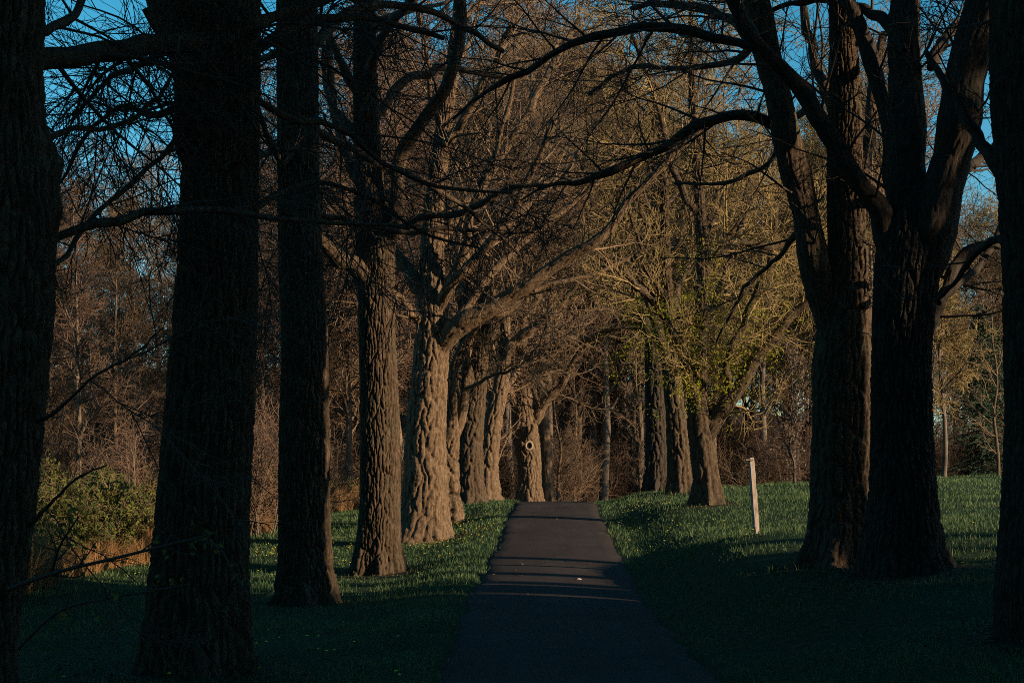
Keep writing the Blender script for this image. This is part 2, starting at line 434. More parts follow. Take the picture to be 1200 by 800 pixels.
rng = np.random.default_rng(5)
def in_view(x, y, mg=1.06): return np.abs(x) < 0.36 * y * mg + 0.4
pts = []
for (y0, y1, dens) in ((11, 20, 520), (20, 30, 470), (30, 42, 330), (42, 56, 200), (56, 70, 110)):
    n = int((y1 - y0) * 0.78 * y1 * dens * 0.62)
    x = rng.uniform(-0.39 * y1, 0.39 * y1, n); y = rng.uniform(y0, y1, n)
    cl = vnoise(x * 1.7, y * 1.7, 0, 12) + 0.7 * vnoise(x * 0.4, y * 0.4, 0, 13)
    ok = in_view(x, y) & (np.abs(x - road_x(y)) > HW - 0.10 + 0.16 * vnoise(np.sign(x - road_x(y)) * 3, y * 1.7, 0, 55) + 0.10 * rng.random(n)) & (litter_of(x, y) < rng.random(n)) & (cl > rng.uniform(-1.5, 0.5, n))
    pts.append(np.stack([x[ok], y[ok]], -1))
P_ = np.concatenate(pts); x, y = P_[:, 0], P_[:, 1]
h = 0.085 * (1 + 0.55 * vnoise(x * 0.8, y * 0.8, 0, 21)) * np.interp(y, [12, 40, 60], [0.95, 1.1, 1.4])
V, Q4, Q3 = blades(rng, x, y, h, np.interp(y, [12, 30, 60], [0.008, 0.013, 0.024]), 0.9)
tag(mesh_obj('grass', V, [Q4, Q3], M['grass'], smooth_sh=False), 'short spring grass covering both verges and the right field', 'grass', kind='stuff')
print('grass blades', len(x))

fx = []; 
for (cx, cy, sx, sy, n) in ((-5.2, 36, 1.6, 2.5, 160), (-7.0, 34, 2, 2.5, 60), (-1.6, 36, 0.7, 3, 60), (-1.2, 41, .6, 3, 50), (3.4, 40, 0.9, 4, 50), (-2.5, 18, 1.2, 4, 26), (3.6, 33, 1.5, 3, 16), (5, 45, 2, 4, 20), (8, 35, 3, 8, 20)):
    q = np.stack([rng.normal(cx, sx, n), rng.normal(cy, sy, n)], -1)
    fx.append(q[np.abs(q[:, 0] - road_x(q[:, 1])) > HW + 0.2])
fx = np.concatenate(fx); G_ = Geo()
n = len(fx); fz = ground_z(fx[:, 0], fx[:, 1])
ctr = np.stack([fx[:, 0], fx[:, 1], fz + rng.uniform(0.06, 0.12, n)], -1)
th = np.arange(7) * 2 * PI / 7
ring = ctr[:, None] + np.stack([np.cos(th), np.sin(th), 0 * th], -1)[None] * rng.uniform(0.016, 0.027, n)[:, None, None]
Vf = np.concatenate([ring, ctr[:, None] + [0, 0, 0.016]], 1).reshape(-1, 3)
k = np.arange(7); tri = np.stack([k, (k + 1) % 7, np.full(7, 7)], -1)
G_.add(Vf, (np.arange(n)[:, None, None] * 8 + tri[None]).reshape(-1, 3))
tag(G_.obj('dandelion_flowers', M['flower']), 'tiny yellow dandelions dotted through the grass', 'flowers', kind='stuff')

n = 9000
fi = rng.integers(0, len(FEET), n); spread = np.where(rng.random(n) < 0.55, 0.9, 3.2)
x = FEET[fi, 0] + rng.normal(0, 1, n) * spread; y = FEET[fi, 1] + rng.normal(0, 1, n) * spread
on = np.abs(x - road_x(y)) < HW; keep = (~on) | (rng.random(n) < 0.3); x, y, on = x[keep], y[keep], on[keep]
z = np.where(on, road_z(y) + 0.055, ground_z(x, y) + rng.uniform(0.005, 0.05, len(x)))
G_ = Geo(); a_ = rng.uniform(0, 2 * PI, len(x)); sz = rng.uniform(0.018, 0.042, len(x))[:, None]
da = np.stack([np.cos(a_), np.sin(a_), rng.normal(0, 0.25, len(x))], -1) * sz; db = np.stack([-np.sin(a_), np.cos(a_), rng.normal(0, 0.25, len(x))], -1) * sz * 0.6
pc = np.stack([x, y, z], -1)
G_.add(np.stack([pc - da, pc + db, pc + da, pc - db], 1).reshape(-1, 3), np.arange(len(x) * 4).reshape(-1, 4))
M['dead'] = plain_mat('dead_leaves', (0.05, 0.032, 0.02), (0.15, 0.095, 0.055), 2.0, rnd=0.0)
tag(G_.obj('fallen_leaves', M['dead'], smooth_sh=False), 'dead brown leaves lying around the trunk feet and on the road', 'leaves', kind='stuff')

def hedge_x(y): return np.interp(y, [20, 27, 32, 46, 60, 75], [-9.9, -9.75, -9.3, -8.0, -6.9, -6.5])
n = 26000
y = rng.uniform(22, 62, n) ; x = hedge_x(y) - np.abs(rng.normal(0, 0.85, n)) + 0.55 + 0.35 * vnoise(y * 0.8, 0, 0, 5)
ok = vnoise(x * 0.9, y * 0.9, 0, 31) > -0.45
x, y = x[ok], y[ok]
V, Q4, Q3 = blades(rng, x, y, 0.85 * (1 + 0.55 * vnoise(x * .7, y * .7, 0, 33)), 0.015, 1.15)
tag(mesh_obj('dry_grass', V, [Q4, Q3], M['dry'], smooth_sh=False), 'tan dry grass along the foot of the left thicket', 'dry grass', kind='stuff')

# ------------------------------------------------------------------ helper: photograph pixel at a distance -> point
def at(px, py, D): return np.array([(px - 600) / F * D, D, CZ + (HZ - py) / F * D])

def poly(spec, D, dd=0.0):
    """spec [(px,py,width px)], dd = how much farther the tip stands than the start"""
    n = len(spec); P = []; R = []
    for k, (px, py, w) in enumerate(spec):
        d = D + dd * (k / (n - 1)); P.append(at(px, py, d)); R.append(w / 2 / F * d)
    return np.array(P), np.array(R)

# ------------------------------------------------------------------ avenue trees
def avenue_tree(seed, D, axis, limbs, label, twig='twig', bark='bark', res=None, crown=True, nlimb=6, limb_len=6.5, t0=0.6, dens=1.0,
                buds=0.0, burls=(), trop=(0, 0, 0.02), l2len=2.4, depth=0.052, trunk_dd=0.0, lean_dir=None, twig_r=0.0052, l2ang=(35, 75), extra=None, rw=None):
    rng = np.random.default_rng(seed)
    P, R = poly(axis, D, trunk_dd)
    base = P[0].copy(); base[2] = gz(base[0], base[1]) - 0.12
    P[0] = base
    root = thing('avenue_tree', base, label, 'tree', 'old trees lining both sides of the road')
    res = res or min(max(0.009, D * 0.00036), 0.018)
    rw = rw or (0.078 if D < 40 else 0.115)
    if D > 40: depth = depth * 1.5
    g = Geo(); bark_tube(g, P, R, res, depth, seed, flare=1.0, burls=burls, rw=rw)
    g.obj('trunk', M[bark], root, base)
    LP, LR, LD = [], [], []
    tp, tr, _ = resample(P, R, 16)
    for sp in limbs:
        dd = 0.0; off = 0.0; g2r = None
        if isinstance(sp, dict): dd = sp.get('dd', 0); off = sp.get('off', 0); spec = sp['p']
        else: spec = sp
        p, r = poly(spec, D + off, dd)
        r = np.maximum(r, 0.006)
        p16, r16, L = resample(p, r, 16)
        r16 = r16 * np.concatenate([[0.5, 0.85], np.ones(14)]) * (1 + 0.07 * rng.normal(size=16))
        wig = np.zeros_like(p16); wig[1:-1] = 0.016 * rng.normal(size=(14, 3)) * min(1, L / 3) * min(1.6, D / 20)
        p16 = p16 + wig
        g = Geo()
        if r16[0] > 0.05:
            bark_tube(g, p16, r16, max(res, 0.014), depth * min(1, r16[0] / 0.3) * 0.8, seed + 31 + len(LP))
        else:
            tubes(g, p16[None], r16[None], 7)
        g.obj('limb', M[bark], root, base)
        LP.append(p16); LR.append(r16); LD.append(sp.get('d', 1.0) if isinstance(sp, dict) else 1.0)
    # limbs of the crown above
    if nlimb:
        pp, rr_ = grow(rng, tp[None], tr[None], nlimb, limb_len, (35, 62), (0, 0, 0.05), 0.10, 16, 0.5, 0.012, t0=t0, t1=1.0, taper_len=0.2)
        if lean_dir is not None:
            pass
        for k in range(len(pp)):
            g = Geo(); bark_tube(g, pp[k], rr_[k], max(res * 1.6, 0.03), depth * 0.4, seed + 91 + k); g.obj('limb', M[bark], root, base)
            LP.append(pp[k]); LR.append(rr_[k]); LD.append(1.0)
    tw_r = float(np.clip(D * 0.00016, 0.0026, 0.007))
    if crown and LP:
        LPa, LRa = np.array(LP), np.array(LR)
        LL = np.linalg.norm(np.diff(LPa, axis=1), axis=-1).sum(1)
        g = Geo()
        p2, r2 = grow(rng, LPa, LRa, LL * 2.1 * dens * np.array(LD), l2len * 1.15, l2ang, trop, 0.085, 10, 0.36 if D < 35 else 0.5, 0.0055 if D < 35 else 0.009, t0=0.12, rmax=0.026 if D < 35 else 0.038)
        p3, r3 = grow(rng, p2, r2, 8.0 * dens, l2len * 0.52, (28, 62), np.asarray(trop) * 1.2, 0.11, 7, 0.5 if D < 35 else 0.7, 0.0042 if D < 35 else 0.008, t0=0.15, taper_len=0.55)
        p4, r4 = grow(rng, p3, r3, 4.8 * dens, l2len * 0.24, (25, 60), np.asarray(trop) * 1.2, 0.12, 4, 0.7, tw_r, t0=0.15, taper_len=0.4)
        tubes(g, p2, r2, 5); tubes(g, p3, r3, 4); tubes(g, p4, r4, 3)
        g.obj('crown', M[twig], root, base)
        if buds:
            tips = np.concatenate([p4[:, -1], p4[:, 2], p3[:, -1]])
            tips = tips[rng.random(len(tips)) < buds]
            if len(tips):
                g = Geo(); leaf_quads(g, rng, tips, 0.022); g.obj('buds', M['bud'], root, base, smooth_sh=False)
    if extra: extra(root, base, rng, LP, LR)
    return root

def S(axis_bottom, *pts): return [axis_bottom, *pts]

# --- left row
def leafy_shoot(root, base, rng, LP, LR):
    g = Geo(); gl = Geo()
    for spec in ([(10, 690, 7), (60, 672, 5), (130, 655, 4), (190, 640, 3.5), (240, 628, 3)], [(190, 640, 3.5), (232, 632, 3), (255, 640, 3), (275, 672, 2.5), (292, 700, 2)],
                 [(20, 760, 5), (70, 715, 4), (130, 700, 3), (190, 690, 3), (225, 684, 2)], [(60, 672, 4), (70, 640, 3), (92, 605, 2)]):
        p, r = poly(spec, 11.0, -0.8); p, r, _ = resample(p, r, 12); tubes(g, p[None], r[None], 5)
        q, rq = grow(rng, p[None], r[None], 11, 0.30, (30, 70), (0, 0, 0.06), 0.15, 5, 0.7, 0.003); tubes(g, q, rq, 3)
        leaf_quads(gl, rng, q[:, 2:].reshape(-1, 3) + rng.normal(0, 0.012, (q[:, 2:].shape[0] * 3, 3)), 0.03)
    g.obj('shoot', M['twig_shade_dark'], root, base); gl.obj('shoot_leaves', M['leaf_green'], root, base, smooth_sh=False)

avenue_tree(101, 12.0, [(-72, 832, 170), (-60, 740, 152), (-33, 600, 138), (-17, 450, 136), (-8, 330, 138), (-9, 220, 132), (-17, 120, 130), (-18, 0, 130), (-16, -250, 124), (10, -520, 100)],
            [dict(p=[(0, 85, 34), (52, 71, 24), (110, 63, 24), (160, 55, 23), (210, 50, 20), (270, 42, 16), (330, 18, 12), (420, -12, 9)], dd=4.0),
             dict(p=[(20, 292, 16), (62, 279, 11), (110, 262, 11), (160, 252, 10), (215, 245, 9), (270, 247, 8), (330, 257, 6), (400, 261, 5), (470, 264, 3)], dd=1.6, d=0.55),
             dict(p=[(30, 345, 9), (75, 300, 6), (110, 250, 6), (150, 218, 6), (200, 172, 6), (235, 120, 5)], dd=3.0),
             dict(p=[(30, 180, 9), (80, 150, 7), (130, 150, 6), (180, 118, 5), (220, 60, 4)], dd=2.6),
             dict(p=[(30, 500, 7), (70, 478, 4), (110, 440, 3.5), (150, 420, 3), (190, 385, 2)], dd=-1.0, d=0.35),
             dict(p=[(30, 620, 6), (60, 590, 4), (90, 560, 3), (125, 545, 2)], dd=-0.5, d=0.2),
             dict(p=[(40, 40, 14), (85, 20, 10), (105, -20, 9), (130, -80, 8)], dd=3.0)],
            'thick trunk with a bulging burl, cut off by the left picture edge', twig='twig_shade_dark', bark='bark', nlimb=5, limb_len=5.0, t0=0.75, dens=1.25, trop=(0, 0, -0.035), l2len=1.9,
            burls=((4.75, 0.0, 0.17, 0.10), (4.4, 0.15, 0.25, 0.07), (5.4, 5.3, 0.3, 0.04)), extra=leafy_shoot)
avenue_tree(102, 15.0, [(236, 800, 128), (234, 700, 112), (238, 600, 103), (245, 500, 100), (251, 400, 95), (256, 300, 89), (258, 200, 88), (255, 100, 97), (248, 0, 112), (245, -90, 110), (262, -300, 70), (290, -560, 45)],
            [dict(p=[(235, 215, 16), (214, 185, 11), (207, 145, 11), (211, 105, 10), (198, 60, 9), (170, 10, 8)], dd=-1.0),
             dict(p=[(225, 60, 30), (200, 20, 40), (180, -40, 40), (140, -160, 30), (100, -300, 20)], dd=1.0),
             dict(p=[(280, 20, 30), (315, -60, 36), (350, -200, 26), (380, -380, 16)], dd=1.0),
             dict(p=[(290, 70, 18), (330, 40, 13), (390, 20, 11), (450, 25, 8), (520, 45, 6)], dd=2.0),
             dict(p=[(290, 250, 10), (330, 225, 7), (380, 215, 6), (440, 235, 5), (500, 275, 4), (560, 290, 3)], dd=3.0),
             dict(p=[(290, 110, 12), (340, 140, 9), (400, 150, 7), (450, 190, 6), (520, 220, 5), (600, 225, 3)], dd=3.0),
             dict(p=[(225, 120, 12), (180, 135, 8), (140, 125, 6), (100, 160, 5), (70, 215, 3)], dd=1.5),
             dict(p=[(222, 40, 14), (170, 75, 8), (125, 95, 6), (85, 140, 4)], dd=3.5)],
            'broadest dark trunk with a flared base, second in the row from the left edge', twig='twig_shade_dark', bark='bark', nlimb=6, limb_len=5.5, t0=0.7, dens=1.25, trop=(0, 0, -0.03), l2len=2.0)
avenue_tree(103, 25.5, [(359, 708, 72), (358, 660, 62), (357, 600, 59), (357, 500, 57), (357, 400, 54), (352, 300, 50), (350, 200, 48), (349, 100, 47), (348, 0, 46), (346, -150, 42), (340, -400, 24)],
            [dict(p=[(365, 60, 16), (400, 20, 12), (450, 5, 10), (520, 20, 8), (590, 60, 5)], dd=2.5),
             dict(p=[(365, 150, 14), (395, 165, 9), (440, 190, 8), (500, 215, 7), (560, 255, 5), (610, 300, 3)], dd=3.0, d=0.5),
             dict(p=[(360, 120, 14), (330, 190, 9), (318, 170, 8), (300, 120, 6)], dd=-2.0),
             dict(p=[(365, 250, 10), (400, 258, 7), (460, 270, 6), (540, 268, 5), (620, 272, 3)], dd=1.0, d=0.5),
             dict(p=[(342, 60, 12), (300, 70, 8), (240, 110, 6), (170, 130, 4)], dd=3.5),
             dict(p=[(342, 160, 10), (310, 180, 8), (250, 165, 6), (190, 180, 4)], dd=4.5),
             dict(p=[(365, -20, 18), (420, -60, 13), (500, -60, 10), (600, -20, 7)], dd=2.0)],
            'straight pole-like dark trunk in shade, third in the left row', twig='twig_shade_dark', bark='bark', nlimb=8, limb_len=6.5, t0=0.62, dens=0.68, trop=(0, 0, -0.02), l2len=2.2)
avenue_tree(104, 31.5, [(444, 670, 58), (444, 640, 50), (445, 600, 47), (445, 500, 46), (442, 400, 42), (441, 340, 42), (440, 290, 46), (434, 240, 36), (430, 160, 30), (428, 80, 26), (427, 0, 24), (430, -150, 18)],
            [dict(p=[(438, 335, 26), (415, 312, 22), (392, 300, 18), (365, 270, 14), (340, 230, 10)], dd=-2.0),
             dict(p=[(450, 310, 26), (462, 250, 18), (477, 168, 14), (505, 130, 14), (532, 78, 14), (541, 0, 12), (545, -90, 8)], dd=-1.5),
             dict(p=[(438, 250, 18), (410, 190, 12), (390, 120, 10), (385, 40, 8)], dd=1.5),
             dict(p=[(455, 280, 14), (490, 255, 9), (540, 250, 8), (600, 220, 6), (660, 215, 3)], dd=-3.0),
             dict(p=[(432, 150, 14), (470, 100, 10), (520, 80, 8), (590, 90, 5)], dd=2.0),
             dict(p=[(430, 100, 14), (450, 40, 10), (500, -20, 8)], dd=-3.0)],
            'lit trunk crossed by dark shadow bands, fourth in the left row', twig='twig_shade_dark', bark='bark', nlimb=6, limb_len=6.5, t0=0.6, dens=0.72, l2len=2.2)
avenue_tree(105, 38.0, [(496, 637, 66), (498, 600, 54), (500, 500, 46), (505, 420, 40), (507, 360, 36), (506, 320, 30), (508, 250, 22), (520, 150, 18), (535, 40, 14), (545, -100, 9)],
            [dict(p=[(512, 420, 26), (532, 386, 24), (560, 368, 21), (600, 345, 17), (650, 311, 14), (700, 282, 11), (740, 232, 9), (800, 172, 7), (850, 130, 4)], dd=-2.6, d=0.6),
             dict(p=[(508, 370, 22), (520, 345, 15), (550, 310, 12), (582, 275, 10), (620, 210, 8), (650, 140, 6)], dd=-2.5),
             dict(p=[(502, 360, 22), (485, 325, 16), (462, 296, 14), (445, 262, 10), (425, 200, 7)], dd=1.0),
             dict(p=[(500, 390, 12), (482, 365, 7), (465, 345, 6), (440, 335, 4)], dd=-1.5),
             dict(p=[(510, 300, 14), (545, 240, 11), (590, 180, 9), (640, 90, 7), (680, 20, 5)], dd=2.0),
             dict(p=[(518, 330, 14), (560, 290, 10), (610, 250, 8), (670, 190, 6), (720, 110, 4)], dd=3.0),
             dict(p=[(515, 180, 12), (560, 110, 9), (600, 30, 7)], dd=-2.0),
             dict(p=[(520, 395, 14), (546, 360, 10), (585, 310, 8), (640, 262, 7), (700, 215, 5), (760, 130, 3)], dd=1.5, d=0.25),
             dict(p=[(545, 376, 11), (590, 362, 8), (640, 335, 6), (690, 325, 5), (740, 300, 3)], dd=0.8, d=0.25),
             dict(p=[(516, 350, 13), (540, 300, 10), (556, 240, 8), (590, 150, 6), (610, 70, 4)], dd=-2.4, d=0.3)],
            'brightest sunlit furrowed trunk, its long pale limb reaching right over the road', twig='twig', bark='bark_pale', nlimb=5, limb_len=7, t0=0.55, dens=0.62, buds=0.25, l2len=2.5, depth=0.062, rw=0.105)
avenue_tree(106, 45.0, [(526, 616, 34), (526, 580, 26), (526, 540, 23), (527, 510, 23), (528, 480, 15), (530, 440, 12), (543, 402, 10), (548, 340, 9), (560, 250, 7)],
            [dict(p=[(531, 520, 13), (540, 492, 12), (546, 455, 11), (546, 420, 10), (552, 360, 8), (575, 290, 6), (590, 200, 4)], dd=0.8),
             dict(p=[(545, 455, 6), (575, 440, 4), (610, 428, 3), (630, 405, 2.5), (640, 380, 2)], dd=-2.0),
             dict(p=[(540, 405, 9), (570, 370, 8), (610, 330, 6), (650, 270, 4)], dd=-1.5),
             dict(p=[(548, 350, 7), (530, 290, 6), (520, 220, 4)], dd=2.0),
             dict(p=[(555, 290, 7), (610, 230, 5), (680, 200, 3)], dd=2.0)],
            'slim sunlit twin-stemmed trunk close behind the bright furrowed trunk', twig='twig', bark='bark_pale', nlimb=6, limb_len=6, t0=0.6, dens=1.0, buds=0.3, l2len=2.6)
avenue_tree(107, 55.0, [(551, 592, 38), (551, 560, 30), (553, 500, 27), (560, 450, 21), (563, 400, 18), (565, 340, 15), (575, 260, 11), (580, 150, 7)],
            [dict(p=[(556, 470, 14), (545, 420, 10), (540, 360, 8), (525, 280, 5)], dd=-1.5),
             dict(p=[(562, 420, 14), (585, 370, 10), (620, 320, 8), (660, 250, 5), (700, 150, 3)], dd=-2.0),
             dict(p=[(566, 330, 10), (600, 260, 8), (640, 200, 5)], dd=2.0)],
            'thick brown trunk at the verge, first of the cluster near the crest of the road', twig='twig', bark='bark', nlimb=8, limb_len=6.5, t0=0.5, dens=0.95, buds=0.4, l2len=2.7)
avenue_tree(108, 61.0, [(571, 583, 30), (572, 550, 23), (577, 500, 21), (587, 450, 18), (591, 420, 14), (592, 380, 10), (600, 300, 8), (610, 180, 5)],
            [dict(p=[(590, 425, 13), (605, 398, 11), (630, 380, 9), (655, 360, 7), (690, 310, 4)], dd=-2.0),
             dict(p=[(589, 430, 10), (570, 395, 8), (560, 350, 6), (545, 280, 4)], dd=-1.0),
             dict(p=[(583, 470, 11), (600, 445, 7), (612, 420, 5)], dd=2.0)],
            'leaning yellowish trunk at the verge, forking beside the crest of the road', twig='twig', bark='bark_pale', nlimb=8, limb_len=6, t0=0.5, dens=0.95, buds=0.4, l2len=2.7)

def knot_hole(root, base, rng, LP, LR):
    # pale healed ring round a branch scar, and a short snag beside it
    D = 65.2; c = at(620, 522, D); n = 20; m_ = 8; Rr, rr = 0.17, 0.05
    th = np.arange(n) * 2 * PI / n; ph = np.arange(m_) * 2 * PI / m_
    T_, P_ = np.meshgrid(th, ph, indexing='ij')
    V = np.stack([c[0] + (Rr + rr * np.cos(P_)) * np.cos(T_) * 0.9, c[1] - rr * np.sin(P_), c[2] + (Rr + rr * np.cos(P_)) * np.sin(T_) * 1.05], -1).reshape(-1, 3)
    i, j = np.meshgrid(np.arange(n), np.arange(m_), indexing='ij')
    Q = np.stack([i * m_ + j, ((i + 1) % n) * m_ + j, ((i + 1) % n) * m_ + (j + 1) % m_, i * m_ + (j + 1) % m_], -1).reshape(-1, 4)
    g = Geo(); g.add(V, Q)
    # dark hollow: a shallow cup set inside the ring
    g.obj('knot_ring', M['scar'], root, base)
    g = Geo(); g.add(np.vstack([np.stack([c[0] + Rr * np.cos(th), 0 * th + c[1] + 0.02, c[2] + Rr * np.sin(th)], -1), (c + [0, 0.04, 0])[None]]),
                     np.stack([np.arange(n), (np.arange(n) + 1) % n, np.full(n, n)], -1)); g.obj('knot_hollow', M['hollow'], root, base)
    p, r = poly([(620, 512, 8), (624, 505, 6), (625, 497, 6)], D, 0); g = Geo(); bark_tube(g, p, r, 0.03, 0.01, 3, cap=True); g.obj('snag', M['bark_pale'], root, base)
M['scar'] = plain_mat('healed_scar_wood', (0.20, 0.155, 0.11), (0.34, 0.27, 0.20), 6)
M['hollow'] = plain_mat('near_black_wood', (0.010, 0.008, 0.007), (0.02, 0.016, 0.013), 3)  # near-black colour of the shallow cup in the knot ring
avenue_tree(109, 66.0, [(620, 590, 36), (621, 565, 26), (620, 540, 27), (616, 510, 30), (614, 480, 27), (612, 440, 22), (608, 390, 16), (605, 330, 11), (615, 220, 7)],
            [dict(p=[(622, 500, 16), (640, 470, 11), (660, 447, 9), (672, 425, 7), (690, 400, 4)], dd=-1.5),
             dict(p=[(610, 490, 12), (600, 465, 9), (594, 440, 7), (580, 400, 5)], dd=-1.0),
             dict(p=[(613, 440, 14), (640, 410, 10), (680, 400, 8), (720, 385, 5), (760, 385, 3)], dd=-3.0),
             dict(p=[(608, 400, 10), (630, 350, 8), (660, 300, 5)], dd=0)],
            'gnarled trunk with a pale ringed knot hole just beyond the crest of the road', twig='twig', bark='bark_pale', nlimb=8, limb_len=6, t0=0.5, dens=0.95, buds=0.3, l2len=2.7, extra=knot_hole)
avenue_tree(110, 70.0, [(643, 590, 16), (642, 560, 13), (640, 520, 13), (636, 485, 13), (634, 450, 10), (640, 400, 8), (650, 300, 6), (655, 180, 4)],
            [dict(p=[(636, 480, 9), (622, 455, 6), (612, 430, 4)], dd=-1.0), dict(p=[(635, 450, 7), (655, 420, 5), (690, 400, 4), (730, 350, 2)], dd=-2.0)],
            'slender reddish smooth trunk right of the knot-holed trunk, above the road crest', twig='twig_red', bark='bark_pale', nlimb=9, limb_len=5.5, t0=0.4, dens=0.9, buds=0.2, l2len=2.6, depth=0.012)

# --- right row
avenue_tree(201, 15.5, [(1256, 775, 150), (1246, 700, 138), (1244, 600, 132), (1244, 500, 126), (1242, 400, 126), (1240, 300, 126), (1234, 200, 126), (1228, 100, 128), (1226, 0, 122), (1228, -200, 100), (1240, -450, 60)],
            [dict(p=[(1200, 240, 24), (1175, 205, 15), (1152, 170, 14), (1130, 138, 12), (1105, 95, 9), (1085, 60, 6)], dd=1.0),
             dict(p=[(1190, 60, 30), (1175, 20, 24), (1150, -60, 18)], dd=1.0),
             dict(p=[(1200, 300, 20), (1170, 280, 10), (1145, 296, 8), (1120, 330, 6), (1100, 350, 4)], dd=1.5)],
            'black shaded trunk cut off by the right picture edge', twig='twig_shade_dark', bark='bark_shade_dark', nlimb=6, limb_len=5.5, t0=0.7, dens=0.8, l2len=1.8)
avenue_tree(202, 20.6, [(1060, 668, 96), (1058, 630, 84), (1058, 580, 74), (1057, 500, 68), (1057, 400, 66), (1062, 330, 72), (1066, 285, 74), (1066, 245, 60), (1065, 215, 40), (1064, 195, 16)],
            [dict(p=[(1050, 340, 26), (1040, 285, 34), (1027, 242, 27), (1005, 214, 22), (985, 180, 21), (965, 142, 20), (930, 95, 18), (897, 62, 17), (870, 25, 14), (845, -20, 12), (820, -90, 8)], dd=-1.0),
             dict(p=[(910, 75, 13), (893, 60, 12), (850, 45, 12), (800, 36, 12), (750, 32, 11), (700, 42, 10), (660, 56, 9), (620, 80, 8), (590, 96, 7), (560, 110, 4), (530, 140, 2)], off=-0.7, dd=1.5, d=2.2),
             dict(p=[(1060, 350, 40), (1062, 270, 50), (1062, 200, 42), (1060, 110, 38), (1058, 40, 37), (1062, -60, 32), (1070, -220, 22), (1080, -400, 12)], dd=0.5),
             dict(p=[(1054, 310, 24), (1048, 230, 24), (1045, 190, 19), (1035, 125, 18), (1015, 55, 17), (996, 5, 16), (975, -70, 13), (950, -200, 8)], dd=1.5),
             dict(p=[(1074, 350, 40), (1088, 285, 54), (1108, 215, 45), (1124, 140, 42), (1138, 70, 46), (1156, 0, 50), (1180, -120, 36), (1210, -300, 18)], dd=-1.0),
             dict(p=[(1075, 400, 26), (1094, 372, 18), (1104, 345, 15), (1118, 315, 14), (1132, 296, 12), (1155, 288, 11), (1185, 290, 9), (1230, 300, 5)], dd=1.0),
             dict(p=[(1100, 355, 14), (1125, 330, 10), (1150, 310, 9), (1168, 278, 8), (1185, 240, 6)], dd=2.0),
             dict(p=[(1095, 230, 22), (1125, 200, 14), (1150, 185, 12), (1185, 150, 10), (1230, 100, 6)], dd=2.5),
             dict(p=[(1060, 60, 16), (1030, 20, 13), (990, 5, 10), (950, 0, 8), (900, 15, 5)], dd=3.0),
             dict(p=[(1090, 80, 16), (1105, 50, 13), (1130, 25, 11), (1170, 5, 8)], dd=2.5)],
            'massive black trunk splitting low into several thick upright limbs, second from the right edge', twig='twig_shade_dark', bark='bark_shade_dark', nlimb=0, dens=0.8, l2len=2.0)
avenue_tree(203, 22.4, [(988, 663, 100), (988, 630, 82), (987, 580, 72), (987, 500, 70), (987, 430, 70), (990, 370, 60), (993, 320, 46), (992, 260, 43), (990, 200, 40), (990, 120, 37), (988, 40, 30), (985, -80, 26), (980, -280, 16)],
            [dict(p=[(975, 430, 44), (968, 370, 36), (955, 300, 32), (938, 220, 31), (918, 140, 31), (900, 70, 33), (884, 0, 34), (862, -110, 26), (840, -260, 14)], dd=-0.6),
             dict(p=[(920, 160, 18), (905, 143, 14), (880, 137, 12), (845, 137, 12), (820, 145, 12), (790, 165, 11), (740, 190, 10), (700, 206, 8), (680, 214, 7), (645, 216, 4), (610, 235, 2)], dd=-1.0, d=2.2),
             dict(p=[(1000, 260, 22), (1008, 215, 18), (1018, 160, 15), (1022, 110, 12), (1035, 40, 9)], dd=2.0),
             dict(p=[(985, 150, 16), (960, 90, 12), (945, 30, 10), (940, -40, 7)], dd=2.0),
             dict(p=[(945, 250, 12), (915, 300, 6), (880, 330, 5), (840, 400, 3)], dd=3.0),
             dict(p=[(970, 140, 12), (940, 130, 8), (900, 190, 6), (850, 215, 5), (790, 215, 3)], dd=3.5),
             dict(p=[(890, 60, 14), (850, 20, 10), (800, 5, 8), (740, 10, 5)], dd=3.0, d=1.8),
             dict(p=[(893, 40, 12), (860, 70, 8), (800, 80, 6), (740, 80, 6), (690, 110, 4)], dd=5, d=1.8)],
            'brown twin-stemmed trunk with a leaning left stem, half hidden by the massive black trunk', twig='twig_shade_dark', bark='bark', nlimb=4, limb_len=6, t0=0.75, dens=0.85, l2len=2.1, depth=0.045)
def sprouts(root, base, rng, LP, LR):
    g = Geo()
    src = np.array([at(px, py, 39.6) for px, py in ((815, 330), (800, 380), (770, 400), (815, 430), (785, 440), (825, 450), (845, 400), (870, 430), (755, 380), (820, 370), (745, 410), (880, 380))])
    pts = np.concatenate([q[2:13] for q in LP if q[4, 2] < 9.5])
    pts = pts[(pts[:, 2] > 4.6) & (pts[:, 2] < 9.0)]
    for k in range(720):
        c = (src[rng.integers(len(src))] + rng.normal(0, [0.5, 0.55, 0.55])) if k % 3 else (pts[rng.integers(len(pts))] + rng.normal(0, 0.22, 3))
        leaf_quads(g, rng, c + rng.normal(0, 0.10, (rng.integers(4, 20), 3)), rng.uniform(0.024, 0.042))
    g.obj('young_leaves', M['leaf'], root, base, smooth_sh=False)
